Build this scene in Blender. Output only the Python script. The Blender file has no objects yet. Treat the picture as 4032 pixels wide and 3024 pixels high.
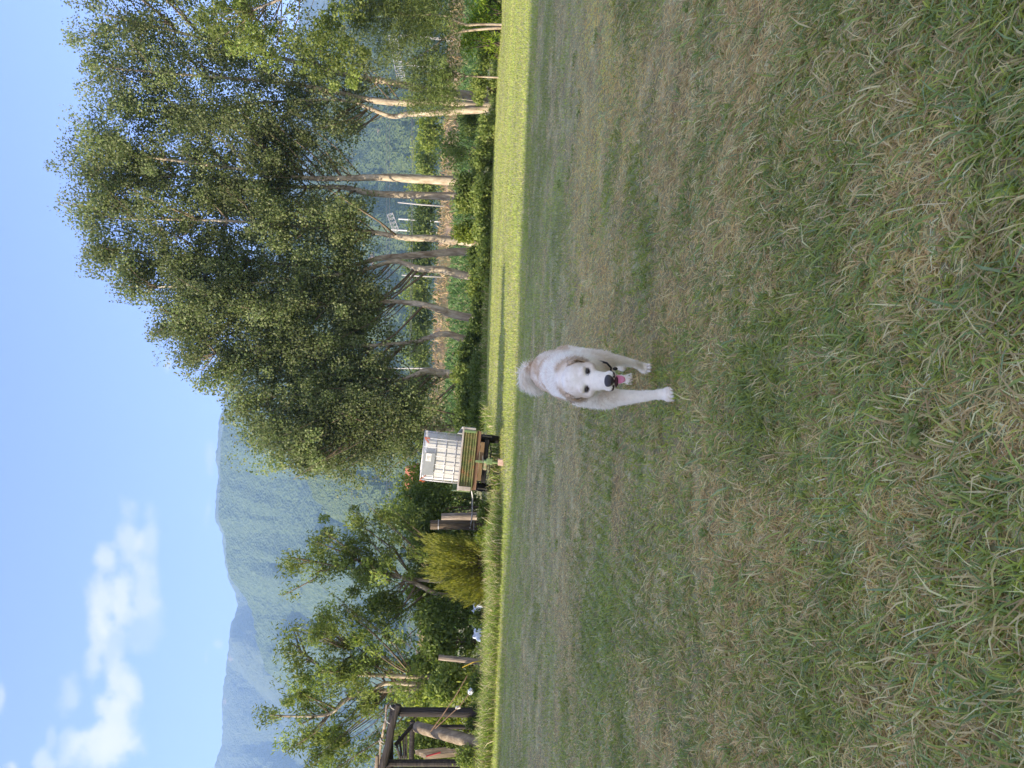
import bpy, bmesh, math, random
import numpy as np
from mathutils import Vector, Matrix
random.seed(7)
rng = np.random.default_rng(11)
R = math.radians
scene = bpy.context.scene
col = scene.collection

# ------------------------------------------------------------------ camera
# the phone was held sideways: the world's "up" points to the left edge of the picture
F_PX, H, PITCH, ROLL = 3030.0, 1.05, R(4.0), 0.05
Fw = np.array([0, math.cos(PITCH), -math.sin(PITCH)])
R0 = np.array([1.0, 0, 0]); U0 = np.array([0, math.sin(PITCH), math.cos(PITCH)])
Ri = R0 * math.cos(ROLL) + U0 * math.sin(ROLL)
Ui = -R0 * math.sin(ROLL) + U0 * math.cos(ROLL)
CAM = np.array([0, 0, H])
cam = bpy.data.objects.new('camera', bpy.data.cameras.new('camera')); col.objects.link(cam)
cam.matrix_world = Matrix(((-Ui[0], Ri[0], -Fw[0], 0), (-Ui[1], Ri[1], -Fw[1], 0), (-Ui[2], Ri[2], -Fw[2], H), (0, 0, 0, 1)))
cam.data.sensor_width = 36; cam.data.lens = F_PX / 4032 * 36
cam.data.clip_start = 0.05; cam.data.clip_end = 20000
scene.camera = cam

def ray(X, Y):
    return Fw + Ri * ((1512 - Y) / F_PX) - Ui * ((X - 2016) / F_PX)
def P(X, Y, D):                       # the place D metres ahead that the photograph shows at (X, Y)
    r = ray(X, Y); return CAM + r * (D / r[1])
def PQ(X, Y):
    r = ray(X, Y); return r[0] / r[1], r[2] / r[1]

# ------------------------------------------------------------------ light
SUN_EL, SUN_AZ = R(19), R(27)         # sun low on the left, a little behind the camera
travel = Vector((math.cos(SUN_AZ) * math.cos(SUN_EL), math.sin(SUN_AZ) * math.cos(SUN_EL), -math.sin(SUN_EL)))
sun = bpy.data.objects.new('sun', bpy.data.lights.new('sun', 'SUN')); col.objects.link(sun)
sun.data.energy = 3.9; sun.data.angle = R(0.5); sun.data.color = (1.0, 0.86, 0.67)
sun.rotation_euler = travel.to_track_quat('-Z', 'Y').to_euler()
sun.location = (-30, -10, 30)
world = bpy.data.worlds.new('World'); scene.world = world; world.use_nodes = True
wn = world.node_tree; wn.nodes.clear()
def wnode(t, **k):
    n = wn.nodes.new(t)
    for a, b in k.items(): setattr(n, a, b)
    return n
sky = wnode('ShaderNodeTexSky', sky_type='NISHITA', sun_disc=False, sun_elevation=SUN_EL,
            sun_rotation=math.atan2(-travel.x, -travel.y), altitude=400, air_density=1.0, dust_density=.8, ozone_density=3.0)
bg = wnode('ShaderNodeBackground'); bg.inputs['Strength'].default_value = 0.15
wo = wnode('ShaderNodeOutputWorld')
tc = wnode('ShaderNodeTexCoord')
sep = wnode('ShaderNodeSeparateXYZ'); wn.links.new(tc.outputs['Generated'], sep.inputs[0])
def wmath(op, a, b=None, c=None, clamp=False):
    n = wnode('ShaderNodeMath', operation=op); n.use_clamp = clamp
    for i, v in enumerate((a, b, c)):
        if v is None: continue
        if isinstance(v, (int, float)): n.inputs[i].default_value = v
        else: wn.links.new(v, n.inputs[i])
    return n.outputs[0]
ysafe = wmath('MAXIMUM', sep.outputs['Y'], 0.05)
p_ = wmath('DIVIDE', sep.outputs['X'], ysafe); q_ = wmath('DIVIDE', sep.outputs['Z'], ysafe)
comb = wnode('ShaderNodeCombineXYZ'); wn.links.new(p_, comb.inputs[0]); wn.links.new(q_, comb.inputs[1])
nz = wnode('ShaderNodeTexNoise'); nz.inputs['Scale'].default_value = 11; nz.inputs['Detail'].default_value = 6; nz.inputs['Roughness'].default_value = .52
wn.links.new(comb.outputs[0], nz.inputs['Vector'])
nz2 = wnode('ShaderNodeTexNoise'); nz2.inputs['Scale'].default_value = 26; nz2.inputs['Detail'].default_value = 4
wn.links.new(comb.outputs[0], nz2.inputs['Vector'])
warp = wmath('ADD', wmath('MULTIPLY', wmath('SUBTRACT', nz.outputs['Fac'], .5), 2.4), wmath('MULTIPLY', wmath('SUBTRACT', nz2.outputs['Fac'], .5), 1.5))
clouds = [  # X, Y, half height, half width, strength
    (506, 2113, 42, 85, .62), (588, 2130, 36, 95, .5), (420, 2210, 36, 52, .72), (392, 2366, 46, 90, .85), (481, 2372, 34, 84, .9),
    (570, 2322, 40, 76, .55), (380, 2490, 38, 70, .6), (370, 2600, 34, 90, .62), (440, 2575, 44, 110, .5), (470, 2700, 56, 90, .75),
    (455, 2830, 72, 130, .95), (410, 2940, 78, 105, .85), (280, 2740, 40, 75, .42), (268, 2925, 30, 65, .38), (165, 3000, 30, 40, .6),
    (50, 3020, 32, 30, .7), (2, 2745, 16, 50, .5), (858, 2535, 18, 18, .38), (202, 2900, 16, 38, .3), (664, 1432, 14, 30, .42),
    (828, 1815, 18, 60, .32), (820, 2000, 16, 50, .28), (560, 2440, 60, 100, .25), (330, 3000, 60, 70, .35), (812, 2590, 12, 40, .25)]
acc = None
for (X, Y, rv, rh, s) in clouds:
    p0, q0 = PQ(X, Y)
    v = wnode('ShaderNodeVectorMath', operation='SUBTRACT'); wn.links.new(comb.outputs[0], v.inputs[0]); v.inputs[1].default_value = (p0, q0, 0)
    ca, sa = math.cos(ROLL), math.sin(ROLL)
    v2 = wnode('ShaderNodeVectorMath', operation='MULTIPLY'); wn.links.new(v.outputs[0], v2.inputs[0])
    v2.inputs[1].default_value = (F_PX / (rh * 1.4), F_PX / (rv * 1.45), 0)
    ln = wnode('ShaderNodeVectorMath', operation='LENGTH'); wn.links.new(v2.outputs[0], ln.inputs[0])
    d = wmath('ADD', ln.outputs['Value'], warp)
    m = wnode('ShaderNodeMapRange', interpolation_type='SMOOTHSTEP'); wn.links.new(d, m.inputs[0])
    m.inputs[1].default_value = 1.12; m.inputs[2].default_value = .22; m.inputs[3].default_value = 0; m.inputs[4].default_value = s * .82
    acc = m.outputs[0] if acc is None else wmath('SUBTRACT', 1.0, wmath('MULTIPLY', wmath('SUBTRACT', 1.0, acc), wmath('SUBTRACT', 1.0, m.outputs[0])))
# a thin old contrail
p0, q0 = PQ(260, 200); p1, q1 = PQ(288, 405)
# broad cloud cover added over the unseen sky to lift the shade
nz3 = wnode('ShaderNodeTexNoise'); nz3.inputs['Scale'].default_value = 3.0; nz3.inputs['Detail'].default_value = 6
wn.links.new(tc.outputs['Generated'], nz3.inputs['Vector'])
sc_ = wnode('ShaderNodeMapRange', interpolation_type='SMOOTHSTEP'); wn.links.new(nz3.outputs['Fac'], sc_.inputs[0])
sc_.inputs[1].default_value = .39; sc_.inputs[2].default_value = .54; sc_.inputs[3].default_value = 0; sc_.inputs[4].default_value = .8
front = wmath('GREATER_THAN', sep.outputs['Y'], 0.4)
fac = wmath('ADD', wmath('MULTIPLY', acc, wmath('GREATER_THAN', sep.outputs['Y'], 0.06)), wmath('MULTIPLY', sc_.outputs[0], wmath('SUBTRACT', 1.0, front)), clamp=True)
mixc = wnode('ShaderNodeMix', data_type='RGBA'); wn.links.new(fac, mixc.inputs[0]); wn.links.new(sky.outputs[0], mixc.inputs[6])
mixc.inputs[7].default_value = (2.55, 2.45, 2.6, 1)
tint = wnode('ShaderNodeMix', data_type='RGBA', blend_type='MULTIPLY'); tint.inputs[0].default_value = 1; tint.inputs[7].default_value = (.94, .77, .98, 1)
wn.links.new(sky.outputs[0], tint.inputs[6]); wn.links.new(tint.outputs[2], mixc.inputs[6])
wn.links.new(mixc.outputs[2], bg.inputs['Color']); wn.links.new(bg.outputs[0], wo.inputs[0])
vs = scene.view_settings; vs.view_transform = 'Standard'; vs.look = 'None'; vs.gamma = 1; vs.exposure = 1.64; vs.use_curve_mapping = False
scene.render.engine = 'CYCLES'
scene.cycles.max_bounces = 6; scene.cycles.diffuse_bounces = 5; scene.cycles.transmission_bounces = 4; scene.cycles.volume_bounces = 1
scene.cycles.transparent_max_bounces = 8

# ------------------------------------------------------------------ materials
def mat(name, c1, c2=None, c3=None, scale=6.0, detail=5.0, rough=.8, bump=0.0, bscale=None, spec=.3, metal=0, attr=None, trans=0.0,
        coords='Object', stretch=None, attrmix=None, vor=False, lo=.35, hi=.65, sss=0):
    m = bpy.data.materials.new(name); m.use_nodes = True; nt = m.node_tree; N = nt.nodes; L = nt.links
    b = N['Principled BSDF']; out = N['Material Output']
    b.inputs['Roughness'].default_value = rough; b.inputs['Metallic'].default_value = metal
    b.inputs['Specular IOR Level'].default_value = spec
    c = None
    if attr:
        a = N.new('ShaderNodeAttribute'); a.attribute_name = attr; c = a.outputs['Color']
    t = N.new('ShaderNodeTexCoord'); mp = N.new('ShaderNodeMapping'); L.new(t.outputs[coords], mp.inputs[0])
    if stretch: mp.inputs['Scale'].default_value = stretch
    if c2 is not None:
        n = N.new('ShaderNodeTexNoise'); n.inputs['Scale'].default_value = scale; n.inputs['Detail'].default_value = detail; n.inputs['Roughness'].default_value = .62
        L.new(mp.outputs[0], n.inputs['Vector'])
        r = N.new('ShaderNodeValToRGB'); L.new(n.outputs['Fac'], r.inputs[0]); e = r.color_ramp.elements
        e[0].position = lo; e[0].color = (*c1, 1); e[1].position = hi; e[1].color = (*c2, 1)
        if c3 is not None: x = e.new((lo + hi) / 2 + .04); x.color = (*c3, 1)
        c = r.outputs[0]
    elif c is None:
        b.inputs['Base Color'].default_value = (*c1, 1)
    if c is not None: L.new(c, b.inputs['Base Color'])
    if bump:
        n2 = N.new('ShaderNodeTexNoise'); n2.inputs['Scale'].default_value = bscale or scale * 3; n2.inputs['Detail'].default_value = 5
        L.new(mp.outputs[0], n2.inputs['Vector'])
        bp = N.new('ShaderNodeBump'); bp.inputs['Strength'].default_value = bump; bp.inputs['Distance'].default_value = .02
        L.new(n2.outputs['Fac'], bp.inputs['Height']); L.new(bp.outputs[0], b.inputs['Normal'])
    if trans:
        tr = N.new('ShaderNodeBsdfTranslucent'); mx = N.new('ShaderNodeMixShader'); mx.inputs[0].default_value = trans
        if c is not None:
            hs = N.new('ShaderNodeHueSaturation'); hs.inputs['Saturation'].default_value = 1.15; hs.inputs['Value'].default_value = 1.25
            L.new(c, hs.inputs['Color']); L.new(hs.outputs[0], tr.inputs[0])
        else: tr.inputs[0].default_value = (*c1, 1)
        L.new(b.outputs[0], mx.inputs[1]); L.new(tr.outputs[0], mx.inputs[2]); L.new(mx.outputs[0], out.inputs[0])
    return m
M = {}
M['grass'] = mat('grass_blade', (.1, .2, .05), attr='Col', rough=.55, spec=.4, trans=.48)
M['leaf'] = mat('leaf', (.1, .2, .05), attr='Col', rough=.5, spec=.25, trans=.48)
M['plant'] = mat('plant_leaf', (.1, .2, .05), attr='Col', rough=.6, spec=.3, trans=.3)
M['bark'] = mat('bark', (.2, .15, .10), (.54, .47, .36), (.4, .34, .25), scale=2.2, rough=.9, bump=.5, bscale=9, stretch=(3, 3, .8))
M['twig_bark'] = mat('twig_bark', (.12, .09, .06), (.24, .19, .13), scale=2.2, rough=.9)
M['dark_bark'] = mat('dark_bark', (.05, .04, .03), (.13, .1, .07), scale=3, rough=.9, bump=.4, bscale=12, stretch=(3, 3, .7))
M['old_wood'] = mat('weathered_dark_wood', (.018, .016, .016), (.06, .05, .045), (.034, .029, .028), scale=3, rough=.85, bump=.7, bscale=10, stretch=(9, 9, .6))
M['beam_wood'] = mat('weathered_beam_wood', (.025, .022, .02), (.085, .07, .06), (.045, .038, .034), scale=3, rough=.85, bump=.7, bscale=9, stretch=(.6, 9, 9))
M['grey_wood'] = mat('grey_wood', (.16, .13, .1), (.38, .33, .27), (.27, .22, .18), scale=4, rough=.85, bump=.5, bscale=12, stretch=(6, 6, .8))
M['log'] = mat('peeled_log', (.14, .11, .075), (.36, .3, .21), (.25, .2, .14), scale=3, rough=.85, bump=.4, bscale=10, stretch=(3, 3, .6))

# ------------------------------------------------------------------ mesh helpers
def fbm(x, y, seed=0, octaves=4, lac=2.0, gain=.5):
    tot = np.zeros(np.broadcast(x, y).shape); amp = 1; nrm = 0
    for o in range(octaves):
        xi = np.floor(x).astype(np.int64); yi = np.floor(y).astype(np.int64); fx = x - xi; fy = y - yi
        fx = fx * fx * (3 - 2 * fx); fy = fy * fy * (3 - 2 * fy)
        def h(a, b):
            n = (a * 374761393 + b * 668265263 + (seed + o * 17) * 974711) & 0xffffffff
            n = ((n ^ (n >> 13)) * 1274126177) & 0xffffffff
            return ((n ^ (n >> 16)) & 0xffff) / 65535.0
        v = (h(xi, yi) * (1 - fx) + h(xi + 1, yi) * fx) * (1 - fy) + (h(xi, yi + 1) * (1 - fx) + h(xi + 1, yi + 1) * fx) * fy
        tot += v * amp; nrm += amp; amp *= gain; x = x * lac + 3.1; y = y * lac + 7.7
    return tot / nrm
def mesh_np(name, V, F, C=None, smooth=False):
    V = np.asarray(V, np.float32); F = np.asarray(F, np.int32); k = F.shape[1]
    me = bpy.data.meshes.new(name)
    me.vertices.add(len(V)); me.vertices.foreach_set('co', V.ravel())
    me.loops.add(F.size); me.loops.foreach_set('vertex_index', F.ravel())
    me.polygons.add(len(F)); me.polygons.foreach_set('loop_start', np.arange(0, F.size, k, dtype=np.int32))
    me.polygons.foreach_set('use_smooth', np.full(len(F), smooth))
    me.update(calc_edges=True)
    if C is not None:
        a = me.color_attributes.new('Col', 'FLOAT_COLOR', 'POINT')
        C = np.concatenate([np.asarray(C, np.float32), np.ones((len(V), 1), np.float32)], 1)
        a.data.foreach_set('color', C.ravel())
    return me
def link(name, me, m, parent=None, loc=None, **props):
    o = bpy.data.objects.new(name, me); col.objects.link(o)
    if m is not None and me is not None and not me.materials: me.materials.append(m)
    if loc is not None: o.location = loc
    if parent is not None: o.parent = parent
    for k, v in props.items(): o[k] = v
    return o
def thing(name, label, category, loc=(0, 0, 0), group=None, rot=None):
    o = bpy.data.objects.new(name, None); col.objects.link(o); o.location = loc; o.empty_display_size = .2
    o['label'] = label; o['category'] = category
    if group: o['group'] = group
    if rot: o.rotation_euler = rot
    return o
def tag(o, label, category, group=None, kind=None):
    o['label'] = label; o['category'] = category
    if group: o['group'] = group
    if kind: o['kind'] = kind
    return o
class Geo:
    def __init__(s): s.v = []; s.f = []; s.n = 0
    def add(s, V, Fq):
        V = np.asarray(V, float); s.v.append(V); s.f += [tuple(int(i) + s.n for i in f) for f in Fq]; s.n += len(V)
    def box(s, c, size, rot=None, bev=0):
        sx, sy, sz = [d / 2 for d in size]
        V = np.array([(x, y, z) for x in (-sx, sx) for y in (-sy, sy) for z in (-sz, sz)], float)
        if rot is not None: V = V @ np.array(rot).T
        s.add(V + np.array(c), [(0, 1, 3, 2), (4, 6, 7, 5), (0, 4, 5, 1), (2, 3, 7, 6), (0, 2, 6, 4), (1, 5, 7, 3)]); return s
    def tube(s, path, radii, sides=6, cap=True, wob=0):
        path = [np.asarray(p, float) for p in path]; V = []; prev = None
        for i, p in enumerate(path):
            d = path[min(i + 1, len(path) - 1)] - path[max(i - 1, 0)]; d = d / (np.linalg.norm(d) + 1e-9)
            a = np.cross(d, [0.13, 1, .07]) if prev is None else prev - d * np.dot(prev, d)
            a /= np.linalg.norm(a) + 1e-9; prev = a; b = np.cross(d, a)
            for k in range(sides):
                t = 2 * math.pi * k / sides; r = radii[i] * (1 + (rng.random() - .5) * wob)
                V.append(p + (a * math.cos(t) + b * math.sin(t)) * r)
        Fq = [(i * sides + k, i * sides + (k + 1) % sides, (i + 1) * sides + (k + 1) % sides, (i + 1) * sides + k) for i in range(len(path) - 1) for k in range(sides)]
        if cap: Fq += [tuple(range(sides))[::-1], tuple((len(path) - 1) * sides + k for k in range(sides))]
        s.add(V, Fq); return s
    def build(s, name, m, parent=None, origin=(0, 0, 0), smooth=False, bevel=0, **props):
        me = bpy.data.meshes.new(name); V = np.concatenate(s.v) - np.array(origin)
        me.from_pydata([tuple(v) for v in V], [], s.f)
        if smooth:
            for p in me.polygons: p.use_smooth = True
        o = link(name, me, m, parent, **props)
        if parent is None: o.location = origin
        if bevel:
            b = o.modifiers.new('bevel', 'BEVEL'); b.width = bevel; b.segments = 2; b.limit_method = 'ANGLE'
        return o
def quads(c, u, v):                    # leaf quads: pointed ovals, centre c, half axes u, v
    n = len(c); V = np.empty((n, 4, 3)); V[:, 0] = c - u; V[:, 1] = c + v; V[:, 2] = c + u; V[:, 3] = c - v
    return V.reshape(-1, 3), np.arange(4 * n).reshape(n, 4)
def unit(a): return a / (np.linalg.norm(a, axis=-1, keepdims=True) + 1e-9)
def rand_unit(n, r=rng): return unit(r.normal(size=(n, 3)))
PAL = {'poplar': [(.16, .215, .08), (.195, .245, .09), (.23, .265, .115), (.14, .185, .07), (.27, .30, .16)],
       'bright': [(.19, .25, .045), (.24, .30, .055), (.28, .33, .07), (.15, .20, .04)],
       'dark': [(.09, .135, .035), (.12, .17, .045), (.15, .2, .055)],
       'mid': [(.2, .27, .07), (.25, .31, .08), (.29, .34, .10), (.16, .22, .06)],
       'feather': [(.12, .17, .05), (.16, .21, .06), (.2, .25, .08)],
       'gold': [(.2, .22, .045), (.25, .265, .055), (.15, .175, .04), (.31, .31, .075)],
       'dry': [(.22, .16, .09), (.3, .22, .13), (.14, .11, .06), (.1, .11, .045)],
       'corn': [(.09, .17, .05), (.13, .22, .07), (.18, .27, .1), (.07, .13, .05)],
       'lime': [(.2, .3, .03), (.15, .25, .025), (.26, .34, .05)]}
def leafmesh(name, C, size, pal, r, aspect=.55, droop=0.0, up=.5, dirs=None, tone=None):
    n = len(C); ln = size * r.uniform(.6, 1.5, n)
    u = rand_unit(n, r) if dirs is None else dirs
    if droop: u = unit(u * (1 - droop) + np.array([0, 0, -1.0]) * droop)
    nrm = unit(r.normal(size=(n, 3)) + np.array([0, 0, up])); w = unit(np.cross(u, nrm))
    V, Fq = quads(C, u * (ln * .5)[:, None], w * (ln * .5 * aspect)[:, None])
    pal = np.array(PAL[pal]); k = r.integers(0, len(pal), n)
    cc = pal[k] * r.uniform(.88, 1.12, (n, 1)); cc = cc if tone is None else cc * tone[:, None]; cc = np.repeat(cc, 4, axis=0)
    return mesh_np(name, V, Fq, cc)

# ------------------------------------------------------------------ the lie of the land
def ground_z(x, y):
    return (fbm(x * .9, y * .9, 3, 3) - .5) * .035 + (fbm(x * .12, y * .12, 9, 2) - .5) * .12 * np.clip((y - 5) / 12, 0, 1)
EDGE = [(-60, 14.8), (-4, 15.0), (-2.9, 15.6), (-1.6, 18.0), (-.6, 27), (.5, 28.5), (2, 29.5), (6, 31.5), (12, 34), (20, 36), (60, 42)]
def lawn_edge(x): return np.interp(x, [e[0] for e in EDGE], [e[1] for e in EDGE])

def make_ground():
    xs = np.concatenate([-np.geomspace(9000, 12, 40), np.linspace(-11.8, 11.8, 240), np.geomspace(12, 9000, 40)])
    ys = np.concatenate([-np.geomspace(9000, 4, 30), np.linspace(-3.8, 20, 240), np.geomspace(20.2, 9000, 80)])
    X, Y = np.meshgrid(xs, ys); Z = ground_z(X, Y) * np.clip(1 - (np.hypot(X, Y) - 60) / 60, 0, 1)
    V = np.stack([X, Y, Z], -1).reshape(-1, 3); nx, ny = len(xs), len(ys)
    i = np.arange(nx * ny).reshape(ny, nx)
    Fq = np.stack([i[:-1, :-1], i[:-1, 1:], i[1:, 1:], i[1:, :-1]], -1).reshape(-1, 4)
    m = mat('meadow_ground', (.22, .2, .11), (.48, .44, .26), (.31, .31, .15), scale=3.0, detail=9, rough=.95, bump=.8, bscale=45, lo=.36, hi=.66)
    return link('meadow_ground', mesh_np('meadow_ground', V, Fq, smooth=True), m, kind='structure')
make_ground()

# ------------------------------------------------------------------ grass
G_PAL = np.array([(.23, .31, .095), (.19, .28, .12), (.28, .36, .11), (.34, .41, .135), (.24, .33, .17)])
S_PAL = np.array([(.57, .50, .31), (.72, .65, .44), (.48, .40, .25), (.54, .49, .27), (.36, .28, .17)])
def blade_mesh(name, x, y, z, head, elev, length, width, colr, bend, tri=False):
    n = len(x); base = np.stack([x, y, z], 1)
    d0 = np.stack([np.cos(head) * np.cos(elev), np.sin(head) * np.cos(elev), np.sin(elev)], 1)
    el2 = elev - bend
    d1 = np.stack([np.cos(head) * np.cos(el2), np.sin(head) * np.cos(el2), np.sin(el2)], 1)
    th = rng.uniform(0, 2 * np.pi, n); side = np.stack([np.cos(th), np.sin(th), np.zeros(n)], 1)
    side = unit(side - d0 * np.sum(side * d0, 1, keepdims=True)) * (width * .5)[:, None]
    if tri:
        V = np.stack([base - side, base + side, base + d0 * length[:, None]], 1).reshape(-1, 3)
        return mesh_np(name, V, np.arange(3 * n).reshape(n, 3), np.repeat(colr, 3, 0))
    mid = base + d0 * (length * .55)[:, None]; tip = mid + d1 * (length * .45)[:, None]
    V = np.stack([base - side * .8, base + side * .8, mid + side, mid - side, tip + side * .3, tip - side * .3], 1).reshape(-1, 3)
    i = np.arange(n)[:, None] * 6
    Fq = np.concatenate([i + [0, 1, 2, 3], i + [3, 2, 4, 5]], 1).reshape(-1, 4)
    return mesh_np(name, V, Fq, np.repeat(colr, 6, 0))
def scatter(d0, d1, n, power=1.0, spread=.66):
    u = rng.random(n); y = (d0 ** power + u * (d1 ** power - d0 ** power)) ** (1 / power)
    x = rng.uniform(-spread, spread, n) * y; return x, y
def dryness_and_sun(x, y):
    a = fbm(x * .55 + 5, y * .55, 21, 4); b = fbm(x * 2.3, y * 2.3, 33, 3)
    s = (a - .5) * 1.8 + (b - .5) * 2.0
    stripe = .16 * np.sin(y * 1.9 + .25 * x + 2 * fbm(x * .2, y * .2, 5, 2))
    # faint sunlight painted as a straw-coloured patch on the right
    sun_patch = np.exp(-(((x - 3.3) / 1.9) ** 2 + ((y - 6.2) / 1.15) ** 2)) * .55
    near = np.clip((3.6 - y) / 2.4, 0, 1) * .18 + np.clip((2.6 - y) / 1.5, 0, 1) * np.clip(x / y * 2, 0, 1) * .15
    return np.clip(.53 + s * .9 + stripe + sun_patch + near, .04, .97)
def lawn(name, d0, d1, n, wmul, lmin, lmax, tri=False, power=1.3, lit=False, fade=(.01, .01), **props):
    x, y = scatter(d0, d1, n, power)
    # tufts: pull part of the blades towards clump centres
    cx = np.round(x / .09 + fbm(x * 8, y * 8, 2, 1) * .9) * .09; cy = np.round(y / .09 + fbm(y * 8, x * 8, 4, 1) * .9) * .09
    dry = dryness_and_sun(x, y) * (.55 if lit else 1); green = rng.random(n) > dry  # dry also holds the painted sun patch
    k = (green & (rng.random(n) < .55) & (y < 8)); pull = np.where(k, .65, 0)
    ox, oy = x - cx, y - cy
    x = x - ox * pull; y = y - oy * pull
    ok = (y < lawn_edge(x) + rng.uniform(-.1, .25, n)) & (rng.random(n) < np.clip((y - d0) / fade[0], 0, 1)) & (rng.random(n) < np.clip((d1 - y) / fade[1], 0, 1))
    head = np.where(green, np.arctan2(oy, ox) * .6 + rng.uniform(-np.pi, np.pi, n) * .55, rng.uniform(-np.pi, np.pi, n))
    # the mower left the long blades combed roughly away from the camera's right
    head = np.where(rng.random(n) < .35, rng.normal(2.2, .6, n), head)
    elev = np.where(green, rng.uniform(.35, 1.2, n), np.abs(rng.normal(.16, .22, n)))
    ln = np.where(green, rng.uniform(lmin, lmax, n), rng.uniform(lmin * .8, lmax * 1.1, n)) * (.75 + .6 * fbm(x * 1.1, y * 1.1, 71, 3))
    wd = np.where(green, rng.uniform(.0022, .0048, n), rng.uniform(.0012, .0030, n)) * wmul
    gk = rng.integers(0, 5, n); sk = rng.integers(0, 5, n)
    tone = fbm(x * .8, y * .8, 55, 3)[:, None]
    g = G_PAL[gk] * (1 + (tone - .5) * .9)
    cc = np.where(green[:, None], g, S_PAL[sk]) * (rng.uniform(.92, 1.06, (n, 1)) if lit else rng.uniform(.75, 1.2, (n, 1)))
    tp = np.exp(-(((x - 3.3) / 2.0) ** 2 + ((y - 6.2) / 1.25) ** 2))[:, None] * np.clip(fbm(x * 1.5, y * 3, 17, 3) * 2.2 - .5, 0, 1)[:, None]  # the same painted sunlight, as a yellow tint
    cc = cc * (1 + tp * np.array([.75, .55, -.1]))
    cc0 = cc
    if lit: cc = (cc * .45 + (cc * 0 + [.33, .38, .185]) * .55) * (.8 + .4 * fbm(x * .35, y * 1.1, 66, 3))[:, None]  # sunlight painted in: the lit strip gets its own brighter, yellower colour
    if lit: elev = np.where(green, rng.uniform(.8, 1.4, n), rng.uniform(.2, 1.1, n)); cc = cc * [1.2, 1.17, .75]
    else: cc = cc * [1.18, 1.04, .86] * (1 + np.clip((4.5 - y) / 3.2, 0, 1) * .35)[:, None]; cc = np.clip(cc, 0, .8)  # shaded grass colour warmed, and lifted near the camera in place of fill light
    z = ground_z(x, y) - .002 + np.where(green, 0, rng.uniform(0, .014, n))
    bend = rng.uniform(.1, 1.0, n)
    s = ok
    me = blade_mesh(name, x[s], y[s], z[s], head[s], elev[s], ln[s], wd[s], cc[s], bend[s], tri)
    return link(name, me, M['grass'], **props)
def tagg(o, lab): return tag(o, lab, 'grass', kind='stuff')
tagg(lawn('mown_grass', .75, 3.2, 105000, 1.25, .022, .062, power=2, fade=(.01, .8)), 'coarse half dry mown grass close to the camera')
tagg(lawn('mown_grass', 2.4, 8.0, 215000, 1.5, .02, .05, power=1.5, fade=(.8, 3.0)), 'patchy green and straw grass around the white dog')
tagg(lawn('mown_grass', 5.0, 14.3, 225000, 2.3, .02, .045, tri=True, power=1.2, fade=(3.0, .9)), 'grey green shaded grass behind the white dog')
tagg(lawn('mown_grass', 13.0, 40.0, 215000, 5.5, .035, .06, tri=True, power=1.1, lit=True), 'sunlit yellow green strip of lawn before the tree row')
# longer bent blades and stalks left by the mower, near the camera
def long_blades():
    n = 8000; x, y = scatter(.9, 6.5, n, 1.6)
    cl = fbm(x * 1.6, y * 1.6, 91, 2) > .47; x, y = x[cl], y[cl]; n = len(x)
    green = rng.random(n) > .45
    cc = np.where(green[:, None], G_PAL[rng.integers(0, 5, n)] * 1.15, S_PAL[rng.integers(0, 5, n)]) * rng.uniform(.8, 1.25, (n, 1))
    return link('long_grass_blades', blade_mesh('long_grass_blades', x, y, ground_z(x, y) + .004, rng.normal(2.3, .8, n), np.abs(rng.normal(.42, .25, n)),
                rng.uniform(.05, .12, n), np.where(green, rng.uniform(.0035, .0065, n), rng.uniform(.002, .0035, n)), cc, rng.uniform(.2, .9, n)), M['grass'])
def paw_grass():
    n = 900; k = rng.integers(0, 4, n); px_ = np.array([-.012, .12, .064, .145])[k] + rng.normal(0, .055, n); py_ = np.array([3.665, 4.03, 4.56, 4.7])[k] + rng.normal(-.02, .05, n)
    g = rng.random(n) > .4; cc = np.where(g[:, None], G_PAL[rng.integers(0, 5, n)], S_PAL[rng.integers(0, 5, n)]) * [1.15, 1, .9]
    return link('mown_grass', blade_mesh('paw_grass', px_, py_, ground_z(px_, py_) - .002, rng.uniform(-3.1, 3.1, n), rng.uniform(.4, 1.3, n), rng.uniform(.03, .055, n), rng.uniform(.003, .0045, n), cc, rng.uniform(.2, .9, n)), M['grass'])
tagg(paw_grass(), 'slightly longer blades around the white dog paws')
def straw_tufts():
    xs_, ys_, hd, el, ln_, wd_, cc_ = [], [], [], [], [], [], []
    for i in range(850):
        d = 1.0 + 3.0 * rng.random() ** 1.1; cx = (.62 - 1.2 * rng.random() ** 1.25) * d; k = int(rng.integers(14, 34)); a0 = rng.normal(2.0, .8); dryt = rng.random() < .66
        xs_.append(cx + rng.normal(0, .022, k)); ys_.append(d + rng.normal(0, .018, k)); hd.append(rng.normal(a0, .55, k)); el.append(np.abs(rng.normal(.5, .28, k)))
        ln_.append(rng.uniform(.05, .115, k)); wd_.append(rng.uniform(.0025, .0050, k))
        g = (S_PAL if dryt else G_PAL)[rng.integers(0, 5, k)]; alt = (G_PAL if dryt else S_PAL)[rng.integers(0, 5, k)]
        cc_.append(np.where(rng.random((k, 1)) < .22, alt, g) * rng.uniform(.85, 1.2, (k, 1)) * ([1.08, 1.04, .88] if dryt else [1.05, 1.02, .85]))
    c = np.concatenate; x, y = c(xs_), c(ys_); n = len(x)
    return link('straw_tufts', blade_mesh('straw_tufts', x, y, ground_z(x, y) - .002, c(hd), c(el), c(ln_), c(wd_), np.clip(c(cc_), 0, .82), rng.uniform(.3, 1.1, n)), M['grass'])
tagg(straw_tufts(), 'coarse combed tufts of long straw and green blades nearest the camera')
tagg(long_blades(), 'longer bent blades and pale stalks sticking out of the foreground grass')
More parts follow.
